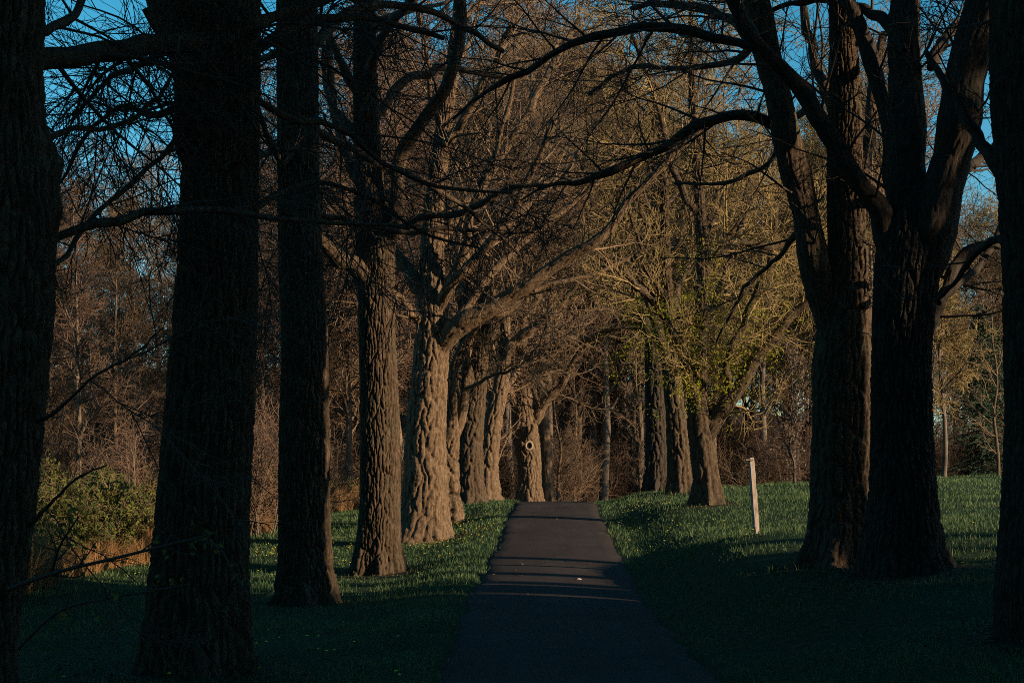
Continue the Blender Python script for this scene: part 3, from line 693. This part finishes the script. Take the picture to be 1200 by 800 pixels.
avenue_tree(204, 40.0, [(829, 590, 38), (828, 565, 30), (824, 530, 29), (820, 495, 29), (817, 460, 22), (820, 400, 17), (824, 330, 15), (820, 240, 12), (812, 140, 8), (810, 0, 6)],
            [dict(p=[(826, 520, 20), (840, 490, 18), (860, 461, 17), (882, 428, 16), (905, 397, 14), (928, 372, 12), (955, 350, 8), (985, 320, 5)], dd=-0.6),
             dict(p=[(818, 480, 18), (806, 440, 13), (790, 395, 11), (770, 360, 8), (740, 330, 5)], dd=-1.2),
             dict(p=[(880, 432, 11), (892, 400, 10), (900, 350, 9), (905, 290, 8), (915, 220, 5)], dd=1.0),
             dict(p=[(860, 465, 10), (850, 430, 8), (870, 380, 7), (890, 330, 5)], dd=-2.0),
             dict(p=[(818, 400, 12), (840, 350, 10), (860, 290, 8), (880, 210, 5)], dd=1.0),
             dict(p=[(822, 320, 10), (860, 285, 8), (910, 290, 6), (960, 270, 3)], dd=0.5),
             dict(p=[(820, 260, 10), (790, 200, 8), (770, 120, 6), (740, 40, 4)], dd=-1.5)],
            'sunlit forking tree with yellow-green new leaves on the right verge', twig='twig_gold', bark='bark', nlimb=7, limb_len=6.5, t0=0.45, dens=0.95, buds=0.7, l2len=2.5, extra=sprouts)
avenue_tree(205, 49.0, [(797, 579, 30), (796, 555, 26), (793, 500, 24), (788, 450, 22), (784, 390, 18), (780, 330, 14), (778, 240, 10), (770, 100, 6)],
            [dict(p=[(788, 440, 14), (770, 380, 11), (752, 340, 9), (733, 322, 7), (700, 300, 4)], dd=-1.5), dict(p=[(783, 380, 12), (800, 320, 9), (830, 260, 7), (850, 180, 4)], dd=1.0)],
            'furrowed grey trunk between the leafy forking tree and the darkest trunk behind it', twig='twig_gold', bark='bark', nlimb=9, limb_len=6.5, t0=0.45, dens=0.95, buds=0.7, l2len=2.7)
avenue_tree(206, 53.0, [(769, 575, 28), (769, 550, 25), (769, 500, 24), (768, 450, 23), (766, 400, 20), (770, 340, 15), (770, 260, 11), (765, 120, 6)],
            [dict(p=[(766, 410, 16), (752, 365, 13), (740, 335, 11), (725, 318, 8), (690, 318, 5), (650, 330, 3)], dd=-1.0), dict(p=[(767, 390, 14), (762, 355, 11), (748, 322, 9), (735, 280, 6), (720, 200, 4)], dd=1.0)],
            'leftmost and farthest trunk of the right row, dark above the grassy bank', twig='twig_gold', bark='bark_shade_dark', nlimb=9, limb_len=6.5, t0=0.45, dens=0.95, buds=0.6, l2len=2.7)

# ------------------------------------------------------------------ wood behind: a few kinds, then copies
def wood_tree(seed, H, name, twig, buds=0.0, r0=0.2, spread=0.34, dens=1.0, blossom=False, tr=0.0085, first=0.25, trop=(0, 0, 0.02), bud_mat='bud', bud_size=0.03):
    rng = np.random.default_rng(seed)
    root = thing(name, (0, 0, 0), 'x', 'tree')
    z = np.linspace(0, 1, 10)
    tp = np.stack([0.25 * np.cumsum(rng.normal(0, 0.35, 10)), 0.25 * np.cumsum(rng.normal(0, 0.35, 10)), z * H * 0.95], -1); tp[0] = (0, 0, -0.2)
    p, rr, _ = resample(tp, r0 * (1 - z * 0.9), 22)
    g = Geo(); tubes(g, p[None], rr[None] * (1 + 0.5 * np.exp(-np.linspace(0, 1, 22) * 30)), 9)
    p1, r1 = grow(rng, p[None], rr[None], 17 * dens, H * spread, (30, 62), (0, 0, 0.06), 0.11, 12, 0.55, 0.018, t0=first, t1=1, taper_len=0.55)
    tubes(g, p1, r1, 6)
    g.obj('trunk', M['stem'], root)
    g = Geo()
    p2, r2 = grow(rng, p1, r1, 9.5 * dens, H * spread * 0.45, (30, 65), trop, 0.13, 7, 0.65, 0.014, t0=0.12)
    p3, r3 = grow(rng, p2, r2, 7.5 * dens, H * spread * 0.22, (28, 65), trop, 0.15, 5, 0.75, tr * 1.35, t0=0.12)
    p4, r4 = grow(rng, p3, r3, 4.2 * dens, H * spread * 0.10, (25, 65), trop, 0.2, 3, 0.75, tr * 1.15, t0=0.12)
    tubes(g, p2, r2, 4); tubes(g, p3, r3, 3); tubes(g, p4, r4, 3)
    g.obj('crown', M[twig], root)
    if buds:
        t = np.concatenate([p4[:, -1], p4[:, 1]]); t = t[rng.random(len(t)) < buds]
        g = Geo(); leaf_quads(g, rng, t, bud_size); g.obj('blossom' if blossom else 'buds', M['blossom' if blossom else bud_mat], root, smooth_sh=False)
    return root

def shrub(seed, H, name, twig, leaf=None, nleaf=0.0, W=0.9, size=0.035, nst=14, label='x', cat='shrub', dens=1.0):
    rng = np.random.default_rng(seed)
    root = thing(name, (0, 0, 0), label, cat)
    n = nst; st = np.zeros((n, 8, 3)); az = rng.uniform(0, 2 * PI, n)
    p = np.stack([rng.normal(0, 0.25 * W, n), rng.normal(0, 0.25 * W, n), np.full(n, -0.1)], -1)
    d = nrm(np.stack([np.cos(az) * rng.uniform(0.1, 0.7, n) * W, np.sin(az) * rng.uniform(0.1, 0.7, n) * W, np.ones(n)], -1))
    hh = H * rng.uniform(0.6, 1.05, n)
    st[:, 0] = p
    for k in range(1, 8):
        d = nrm(d + 0.13 * rng.normal(size=(n, 3))); p = p + d * (hh / 7)[:, None]; st[:, k] = p
    r = 0.022 * (H / 3) * np.linspace(1, 0.35, 8)[None] * rng.uniform(0.6, 1.3, n)[:, None]
    g = Geo(); tubes(g, st, r, 5); g.obj('stems', M['stem'], root)
    p2, r2 = grow(rng, st, r, 10 * dens, H * 0.42, (25, 65), (0, 0, 0.02), 0.17, 6, 0.6, 0.006, t0=0.12)
    p3, r3 = grow(rng, p2, r2, 8 * dens, H * 0.19, (25, 70), (0, 0, 0.01), 0.2, 4, 0.7, 0.0055, t0=0.1)
    g = Geo(); tubes(g, p2, r2, 3); tubes(g, p3, r3, 3); g.obj('twigs', M[twig], root)
    if leaf:
        t = np.concatenate([p3[:, 1], p3[:, 2], p3[:, 3], p2[:, 3], p2[:, 5]]); t = np.repeat(t, 2, 0) + rng.normal(0, 0.04, (len(t) * 2, 3))
        t = t[rng.random(len(t)) < nleaf]
        g = Geo(); leaf_quads(g, rng, t, size); g.obj('foliage', M[leaf], root, smooth_sh=False)
    return root

def spruce(seed, H, label, W=0.2, dense=1.0):
    rng = np.random.default_rng(seed)
    root = thing('spruce_tree', (0, 0, 0), label, 'tree')
    z = np.linspace(0, 1, 12); p = np.stack([0 * z, 0 * z, z * H - 0.2], -1)
    g = Geo(); tubes(g, p[None], (0.32 * (1 - z * 0.96))[None] * H / 22, 9); g.obj('trunk', M['stem'], root)
    n = int(430 * dense); t = rng.uniform(0.03, 0.985, n) ; az = rng.uniform(0, 2 * PI, n)
    L = W * H * (1 - t) ** 0.8 * rng.uniform(0.65, 1.1, n) + 0.25
    K = 9; s = np.linspace(0, 1, K)
    br = np.stack([np.cos(az)[:, None] * L[:, None] * s, np.sin(az)[:, None] * L[:, None] * s, (t * H)[:, None] + L[:, None] * (0.12 * s - 0.42 * s ** 2 + 0.12 * s ** 4)], -1)
    g = Geo(); tubes(g, br, 0.03 * (1 - 0.85 * s)[None] * np.ones((n, 1)), 3)
    m_ = int(34 * dense); idx = np.repeat(np.arange(n), m_); u = rng.random(len(idx)) ** 0.8
    f = u * (K - 1.001); i = f.astype(int); f = (f - i)[:, None]
    pos = br[idx, i] * (1 - f) + br[idx, i + 1] * f + rng.normal(0, 0.14, (len(idx), 3))
    side = np.where(rng.random(len(idx)) < 0.5, 1, -1)[:, None]
    T = nrm(br[idx, i + 1] - br[idx, i]); B = np.stack([-T[:, 1], T[:, 0], 0 * T[:, 0]], -1) * side
    a = nrm(T * 0.7 + B * 0.7 + np.array([0, 0, -0.25]) + 0.3 * rng.normal(size=T.shape)); b_ = nrm(np.cross(a, rng.normal(size=a.shape)))
    sz = rng.uniform(0.22, 0.42, len(idx))[:, None] * H / 22
    V = np.stack([pos, pos + a * sz * 0.5 + b_ * sz * 0.26, pos + a * sz, pos + a * sz * 0.5 - b_ * sz * 0.26], 1).reshape(-1, 3)
    g.add(V, np.arange(len(idx) * 4).reshape(-1, 4))
    g.obj('crown', M['needle'], root, smooth_sh=False)
    return root

def place(proto_list, used, spots, lab, group, rng, sc=(0.85, 1.15)):
    for (x, y, k, s) in spots:
        pr = proto_list[k % len(proto_list)]
        z = gz(x, y) - 0.05
        s = s * rng.uniform(*sc); sz = s * rng.uniform(0.92, 1.1); rz = rng.uniform(0, 2 * PI)
        if pr.name not in used:
            used.add(pr.name); pr.location = (x, y, z); pr.rotation_euler = (0, 0, rz); pr.scale = (s, s, sz); tag(pr, lab, None, group)
        else:
            dup(pr, (x, y, z), rz, (s, sz), lab, group)

rng = np.random.default_rng(77); used = set()
T1 = [wood_tree(301, 19, 'woodland_tree', 'twig'), wood_tree(302, 19, 'woodland_tree', 'twig_red', r0=0.16, spread=0.3), wood_tree(303, 19, 'woodland_tree', 'twig', buds=0.3, r0=0.22),
      wood_tree(304, 19, 'woodland_tree', 'twig_gold', buds=0.8, spread=0.36), wood_tree(305, 19, 'woodland_tree', 'twig_gold', buds=0.55, r0=0.17, first=0.15)]

def scatter(n, x0, x1, y0, y1, kinds, s, dmin=1.8):
    out = []
    tries = 0
    while len(out) < n and tries < n * 40:
        tries += 1
        y = rng.uniform(y0, y1); x = rng.uniform(x0 * y, x1 * y) if abs(x0) < 1.01 else rng.uniform(x0, x1)
        if abs(x - float(road_x(y))) < 4.0 and y < 90: continue
        if any((x - a) ** 2 + (y - b_) ** 2 < dmin ** 2 for a, b_, *_ in out): continue
        out.append((x, y, kinds[rng.integers(len(kinds))], s * (1.0)))
    return out

# left wood, lower; centre wood, tall; right wood
place(T1, used, scatter(26, -0.40, -0.19, 44, 85, [0, 1, 2], 0.56), 'bare brown tree in the low wood behind the left thicket', 'trees of the left wood', rng)
place(T1, used, scatter(16, -0.21, -0.07, 58, 95, [0, 1, 2, 1], 0.98), 'bare tree in the wood seen between the left row trunks', 'trees behind the left row', rng)
place(T1, used, scatter(32, -0.08, 0.13, 80, 125, [0, 1, 1, 2, 3], 1.45), 'tall bare tree in the dark wood beyond the crest of the road', 'trees beyond the crest', rng)
place(T1, used, scatter(24, 0.12, 0.27, 78, 125, [3, 4, 3, 2, 0], 1.22), 'golden budding tree in the wood behind the right row', 'trees behind the right field', rng)
place(T1, used, scatter(18, 0.25, 0.42, 78, 125, [3, 4, 0, 2], 0.98), 'budding tree in the thin wood at the far side of the right field', 'trees past the right field', rng)

place(T1, used, scatter(34, -0.34, 0.16, 122, 190, [0, 1, 2, 1], 1.35), 'bare tree on the dim wooded rise far behind the avenue', 'trees on the far wooded rise', rng)
S1 = [shrub(401, 4.2, 'bare_shrub', 'twig_red'), shrub(402, 4.2, 'bare_shrub', 'twig', W=1.1), shrub(403, 4.2, 'bare_shrub', 'twig_red', nst=18, W=0.7)]
place(S1, used, scatter(30, -0.40, -0.12, 40, 80, [0, 1, 2], 0.9, 1.3), 'leafless reddish shrub in the undergrowth behind the left thicket', 'shrubs behind the left thicket', rng)
place(S1, used, scatter(36, -0.10, 0.12, 74, 100, [0, 1, 2], 1.05, 1.2), 'leafless shrub in the dark undergrowth beyond the road crest', 'shrubs beyond the crest', rng)
place(S1, used, scatter(40, 0.10, 0.40, 72, 96, [0, 1, 2], 0.85, 1.2), 'leafless brown shrub along the far edge of the right field', 'shrubs along the right field', rng)

place(S1, used, scatter(34, -0.12, 0.14, 96, 150, [0, 1, 2], 1.9, 1.5), 'tall leafless thicket shrub deep in the wood beyond the crest', 'thicket shrubs deep in the wood', rng)
place(S1, used, scatter(34, -0.40, -0.10, 66, 120, [0, 1, 2], 1.6, 1.5), 'tall leafless thicket shrub deep in the left wood', 'thicket shrubs deep in the left wood', rng)
place(S1, used, scatter(26, 0.12, 0.36, 92, 140, [0, 1, 2], 1.6, 1.5), 'tall leafless thicket shrub deep in the right wood', 'thicket shrubs deep in the right wood', rng)
# named single things of the background
w = wood_tree(306, 7, 'blossom_tree', 'twig', buds=0.25, r0=0.07, blossom=True, dens=0.8, bud_size=0.05, first=0.1)
w.location = (13.6, 68, gz(13.6, 68)); tag(w, 'small tree with sparse white blossom behind the leaning white post', 'tree')
w = wood_tree(307, 10, 'weeping_tree', 'twig_gold', buds=0.5, r0=0.12, trop=(0, 0, -0.10), first=0.3, dens=1.0)
p = at(1105, 540, 62); w.location = (p[0], 62, gz(p[0], 62)); tag(w, 'drooping golden-twigged tree just right of the massive black trunk', 'tree')
e = spruce(308, 9.5, 'dark green evergreen at the far edge of the right field', W=0.26)
p = at(1152, 540, 74); e.location = (p[0], 74, gz(p[0], 74))
for (px, py, D, lab) in ((655, 590, 74, 'thin pale sapling with a low fork rising right of the road crest'), (678, 590, 78, 'thin straight sapling above the middle of the road crest'), (747, 575, 72, 'pale slim sapling just left of the right row'), (588, 580, 64, 'slim pale pole-like sapling left of the knot-holed trunk'),
                         (1170, 555, 66, 'reddish slim trunk standing between the evergreen and the right-edge trunk'), (145, 560, 46, 'pale slim birch-like stem above the left thicket'), (108, 560, 52, 'rusty slim stem above the left thicket, left of the pale stem')):
    r_ = np.random.default_rng(int(px)); p = at(px, py, D); root = thing('sapling', (p[0], D, gz(p[0], D) - 0.1), lab, 'tree')
    z = np.linspace(0, 1, 9); H = 9.0
    tp = np.stack([np.cumsum(r_.normal(0.02, 0.12, 9)), np.cumsum(r_.normal(0, 0.1, 9)), z * H], -1); tp -= tp[0]
    q, rr, _ = resample(tp, 0.10 * (1 - 0.85 * z), 24); g = Geo(); tubes(g, q[None], rr[None], 8); g.obj('trunk', M['bark_pale'], root)
    b1, s1 = grow(r_, q[None], rr[None], 22, 2.4, (30, 60), (0, 0, 0.04), 0.12, 8, 0.5, 0.012, t0=0.15); b2, s2 = grow(r_, b1, s1, 7, 0.9, (30, 65), (0, 0, 0.02), 0.16, 5, 0.6, 0.008); b3, s3 = grow(r_, b2, s2, 5, 0.4, (30, 65), (0, 0, 0), 0.2, 3, 0.7, 0.007)
    g = Geo(); tubes(g, b1, s1, 5); tubes(g, b2, s2, 3); tubes(g, b3, s3, 3); g.obj('crown', M['twig'], root)

# thicket of green bushes on the left
B1 = [shrub(501, 1.85, 'thicket_bush', 'twig', leaf='leaf_green', nleaf=0.9, W=1.35, size=0.042, nst=16, cat='bush'), shrub(502, 1.8, 'thicket_bush', 'twig', leaf='leaf_green', nleaf=0.6, W=1.5, size=0.04, nst=16, cat='bush')]
labs = ['green leafy bush in front, touching the left-edge trunk', 'green leafy bush half way between the two leftmost trunks', 'green leafy bush against the left side of the broadest trunk',
        'leafy bush hidden mostly behind the broadest trunk', 'leafy bush seen just right of the broadest trunk', 'leafy bush just left of the straight dark trunk', 'leafy bush between the straight dark trunk and the banded trunk',
        'leafy bush beside the left flank of the banded trunk']
spots = [(60, 31), (118, 32.3), (178, 33.6), (232, 35.5), (300, 42), (322, 46), (395, 53), (418, 57)]
for k, ((px, D), lab) in enumerate(zip(spots, labs)):
    x = (px - 600) / F * D
    place(B1, used, [(min(x, float(hedge_x(D)) - 0.9), D, k, 1.1)], lab, 'bushes of the left thicket', rng, (0.95, 1.1))
for k in range(12):
    D = 29 + k * 2.6; x = float(hedge_x(D)) - 2.4 - 0.6 * (k % 2)
    place(B1, used, [(x, D, k, 1.15)], 'leafy bush in the rear rank of the left thicket', 'rear bushes of the left thicket', rng, (0.95, 1.15))

# unseen spruces and pines, added around the view to keep the foreground in shade
SUN_AZ, SUN_EL = math.radians(65), math.radians(14)
hv = np.array([math.sin(SUN_AZ), -math.cos(SUN_AZ)]); nv = np.array([math.cos(SUN_AZ), math.sin(SUN_AZ)])
sp = spruce(601, 25, 'x', W=0.21, dense=1.25); first = True
belt = [(-14, 30, 1.0), (-9, 34, 1.1), (-4, 30, 1.0), (0.5, 34, 1.1), (4.5, 29, 1.05), (8, 33, 1.1), (11, 28, 1.0), (14.0, 31, 1.05), (17.0, 27.5, 1.05), (18.2, 32, 1.05), (18.0, 26.5, 0.85),
        (2, 42, 1.2), (7, 43, 1.2), (12, 42, 1.2), (16.4, 41, 1.2), (-3, 43, 1.2), (-9, 44, 1.2), (9.5, 50, 1.3), (14.5, 50, 1.3), (18.0, 51, 1.15)]
belt = [(*(q[0] * nv + q[1] * hv), q[2]) for q in belt] + [(-14, -14, .8), (-7, -20, .9), (-1.5, -26, 0.9), (6, -22, .9), (13, -17, .9), (19, -12, .9), (-17, -4, .8), (-20, 6, .75), (-19, 14, 0.6), (-15.5, 20, 0.75), (-19, 27, 0.7), (-24, 20, 0.9)]  # left and rear spruces added out of view to block skylight
for (x, y, sc) in belt:
    lab = 'tall dense spruce added outside the view for shade'; grp = 'spruces added outside the view for shade'
    if first:
        sp.location = (x, y, gz(x, y)); sp.scale = (sc, sc, sc); tag(sp, lab, None, grp); first = False
    else:
        dup(sp, (x, y, gz(x, y)), rng.uniform(0, 6), (sc, sc), lab, grp)

def pine(seed, H, label):
    """tall bare stem with a flat high crown"""
    r_ = np.random.default_rng(seed); root = thing('shade_pine', (0, 0, 0), label, 'tree')
    z = np.linspace(0, 1, 14); tp = np.stack([0.3 * np.sin(z * 3), 0.2 * np.sin(z * 4), z * H - 0.2], -1)
    g = Geo(); tubes(g, tp[None], (0.3 * (1 - 0.85 * z))[None], 10)
    p1, r1 = grow(r_, tp[None], (0.3 * (1 - 0.85 * z))[None], 26, 4.6, (55, 85), (0, 0, 0.04), 0.1, 10, 0.4, 0.02, t0=0.66, taper_len=0.3); tubes(g, p1, r1, 5)
    g.obj('trunk', M['stem'], root)
    p2, r2 = grow(r_, p1, r1, 11, 1.5, (30, 70), (0, 0, 0.05), 0.12, 6, 0.5, 0.012, t0=0.25)
    g = Geo(); tubes(g, p2, r2, 3)
    c = np.repeat(p2[:, 2:].reshape(-1, 3), 14, 0); c = c + r_.normal(0, 0.16, c.shape); leaf_quads(g, r_, c, 0.2)
    g.obj('crown', M['needle'], root, smooth_sh=False); return root
pn = None
pspots = [(x_, y_, c_) for (x_, y_, c_) in ((8.2, 3, 1.0), (7.5, -4, 1.05), (9.6, 11, 1.05), (-8, 2, 1.0), (-8.5, 9.5, 1.05), (-7, -5, 1.0), (-10.5, 16, 1.05), (10.5, 18, 1.0), (2.8, -7, 1.0), (-3.0, -9, 1.05), (5, -13, 1), (-13.5, 22, 1.0), (-14, 8, 1.0))]  # pines added round the camera, their unseen crowns block the sky overhead
for (s_, t_, sc) in ((21.8, 14, 1.0), (25.0, 17, 1.02), (27.8, 13.5, 1.0), (23.5, 23, 1.12), (20.5, 19, 1.0), (18, 13, 0.95)):  # sun-side pines added out of view to shade the upper trunks
    x, y = s_ * nv + t_ * hv; lab = 'tall bare-stemmed pine with a high flat crown added outside the view for shade'
    if pn is None: pn = pine(611, 23, lab); pn.location = (x, y, gz(x, y)); pn.scale = (sc,) * 3; tag(pn, None, None, 'pines added outside the view for shade')
    else: dup(pn, (x, y, gz(x, y)), rng.uniform(0, 6), (sc, sc), lab, 'pines added outside the view for shade')
for (x, y, sc) in pspots:
    dup(pn, (x, y, gz(x, y)), rng.uniform(0, 6), (sc * 1.15, sc), lab, 'pines added outside the view for shade')

# ------------------------------------------------------------------ leaning post and small things
D = 27.0
a = at(886, 617, D); b_ = at(880, 536, D)
root = thing('wooden_post', (a[0], D, gz(a[0], D)), 'leaning white weathered post with a stub of crosspiece on the right lawn', 'post')
def board(name, p0, p1, wx, wy, mat, parent):
    """a square post between two points, with worn, slightly uneven edges"""
    r_ = np.random.default_rng(9); p0 = np.asarray(p0, float); p1 = np.asarray(p1, float)
    T = nrm(p1 - p0); A = nrm(np.array([1.0, 0.25, 0]) - T * T[0]); A = nrm(A - A.dot(T) * T); B = np.cross(T, A)
    ch = 0.12; prof = np.array([(-1 + ch, -1), (1 - ch, -1), (1, -1 + ch), (1, 1 - ch), (1 - ch, 1), (-1 + ch, 1), (-1, 1 - ch), (-1, -1 + ch)])
    K = 14; V = []
    for k in range(K):
        c = p0 + (p1 - p0) * k / (K - 1); s = 1 + 0.03 * r_.normal() - (0.12 if k in (0, K - 1) else 0)
        V.append(c + (prof[:, :1] * A * wx / 2 + prof[:, 1:] * B * wy / 2) * s + 0.003 * r_.normal(size=(8, 3)))
    V = np.concatenate(V); g = Geo()
    i, j = np.meshgrid(np.arange(K - 1), np.arange(8), indexing='ij')
    g.add(V, np.stack([i * 8 + j, i * 8 + (j + 1) % 8, (i + 1) * 8 + (j + 1) % 8, (i + 1) * 8 + j], -1).reshape(-1, 4))
    g.add(V[-8:], np.arange(8)[None][:, :4]); g.add(V[-8:], np.array([[0, 3, 4, 7], [7, 4, 5, 6]])); g.add(V[:8], np.array([[3, 2, 1, 0], [7, 4, 3, 0], [6, 5, 4, 7]]))
    return g.obj(name, mat, parent, np.array(parent.location), smooth_sh=False)
board('post_shaft', a - (b_ - a) * 0.15, b_, 0.095, 0.11, M['white_wood'], root)
board('crosspiece_stub', b_ + np.array([-0.115, -0.05, -0.05]), b_ + np.array([0.03, -0.062, -0.045]), 0.075, 0.03, M['white_wood'], root)

p = at(678, 677, 26.0); yq = 26.3; xq = (678 - 600) / F * yq
th = np.arange(9) * 2 * PI / 9; r_ = np.random.default_rng(3)
V = []
for zz, sc in ((0.0, 1.0), (0.018, 0.95), (0.035, 0.55)):
    V.append(np.stack([np.cos(th) * 0.058 * sc, np.sin(th) * 0.042 * sc, 0 * th + zz], -1) + r_.normal(0, 0.004, (9, 3)))
V = np.concatenate(V + [np.array([[0, 0, 0.04]])]); i, j = np.meshgrid(np.arange(2), np.arange(9), indexing='ij')
o = mesh_obj('stone', V, [np.stack([i * 9 + j, i * 9 + (j + 1) % 9, (i + 1) * 9 + (j + 1) % 9, (i + 1) * 9 + j], -1).reshape(-1, 4), np.stack([18 + np.arange(9), 18 + (np.arange(9) + 1) % 9, np.full(9, 27)], -1)], M['white_wood'],
             loc=(xq, yq, float(road_z(yq)) + 0.035))
tag(o, 'tiny pale stone lying on the asphalt at the edge of the big shadow', 'stone')

# ------------------------------------------------------------------ camera, light
cam = bpy.data.cameras.new('camera'); co = bpy.data.objects.new('camera', cam); C.objects.link(co)
co.location = (0, 0, CZ); co.rotation_euler = (math.radians(90), 0, 0)
cam.sensor_width = 36; cam.lens = F / 1200 * 36; cam.shift_y = (HZ - 400) / 1200
cam.clip_end = 6000; cam.clip_start = 0.1
bpy.context.scene.camera = co

ld = bpy.data.lights.new('sun', 'SUN'); lo = bpy.data.objects.new('sun', ld); C.objects.link(lo)
to_sun = Vector((hv[0] * math.cos(SUN_EL), hv[1] * math.cos(SUN_EL), math.sin(SUN_EL)))
lo.rotation_euler = to_sun.to_track_quat('Z', 'Y').to_euler()
lo.location = (40, -20, 40)
ld.energy = 5.0; ld.angle = math.radians(0.5); ld.color = (1.0, 0.72, 0.45)

W = bpy.data.worlds.new('World'); bpy.context.scene.world = W; W.use_nodes = True
nt = W.node_tree; sky = nt.nodes.new('ShaderNodeTexSky'); sky.sky_type = 'NISHITA'; sky.sun_disc = False
sky.sun_elevation = SUN_EL; sky.sun_rotation = math.atan2(hv[0], hv[1]); sky.air_density = 1.0; sky.dust_density = 0.3; sky.ozone_density = 2.0
hs = nt.nodes.new('ShaderNodeHueSaturation'); hs.inputs['Saturation'].default_value = 1.45; hs.inputs['Hue'].default_value = 0.478
nt.links.new(sky.outputs[0], hs.inputs['Color']); nt.links.new(hs.outputs[0], nt.nodes['Background'].inputs[0]); nt.nodes['Background'].inputs[1].default_value = 0.10

sc = bpy.context.scene
sc.view_settings.view_transform = 'Standard'; sc.view_settings.look = 'None'; sc.view_settings.gamma = 1.0; sc.view_settings.use_curve_mapping = False
sc.view_settings.exposure = 0.8
sc.cycles.max_bounces = 4; sc.cycles.diffuse_bounces = 2; sc.cycles.glossy_bounces = 1; sc.cycles.transmission_bounces = 2
sc.cycles.use_denoising = False
sc.cycles.filter_width = 0.95
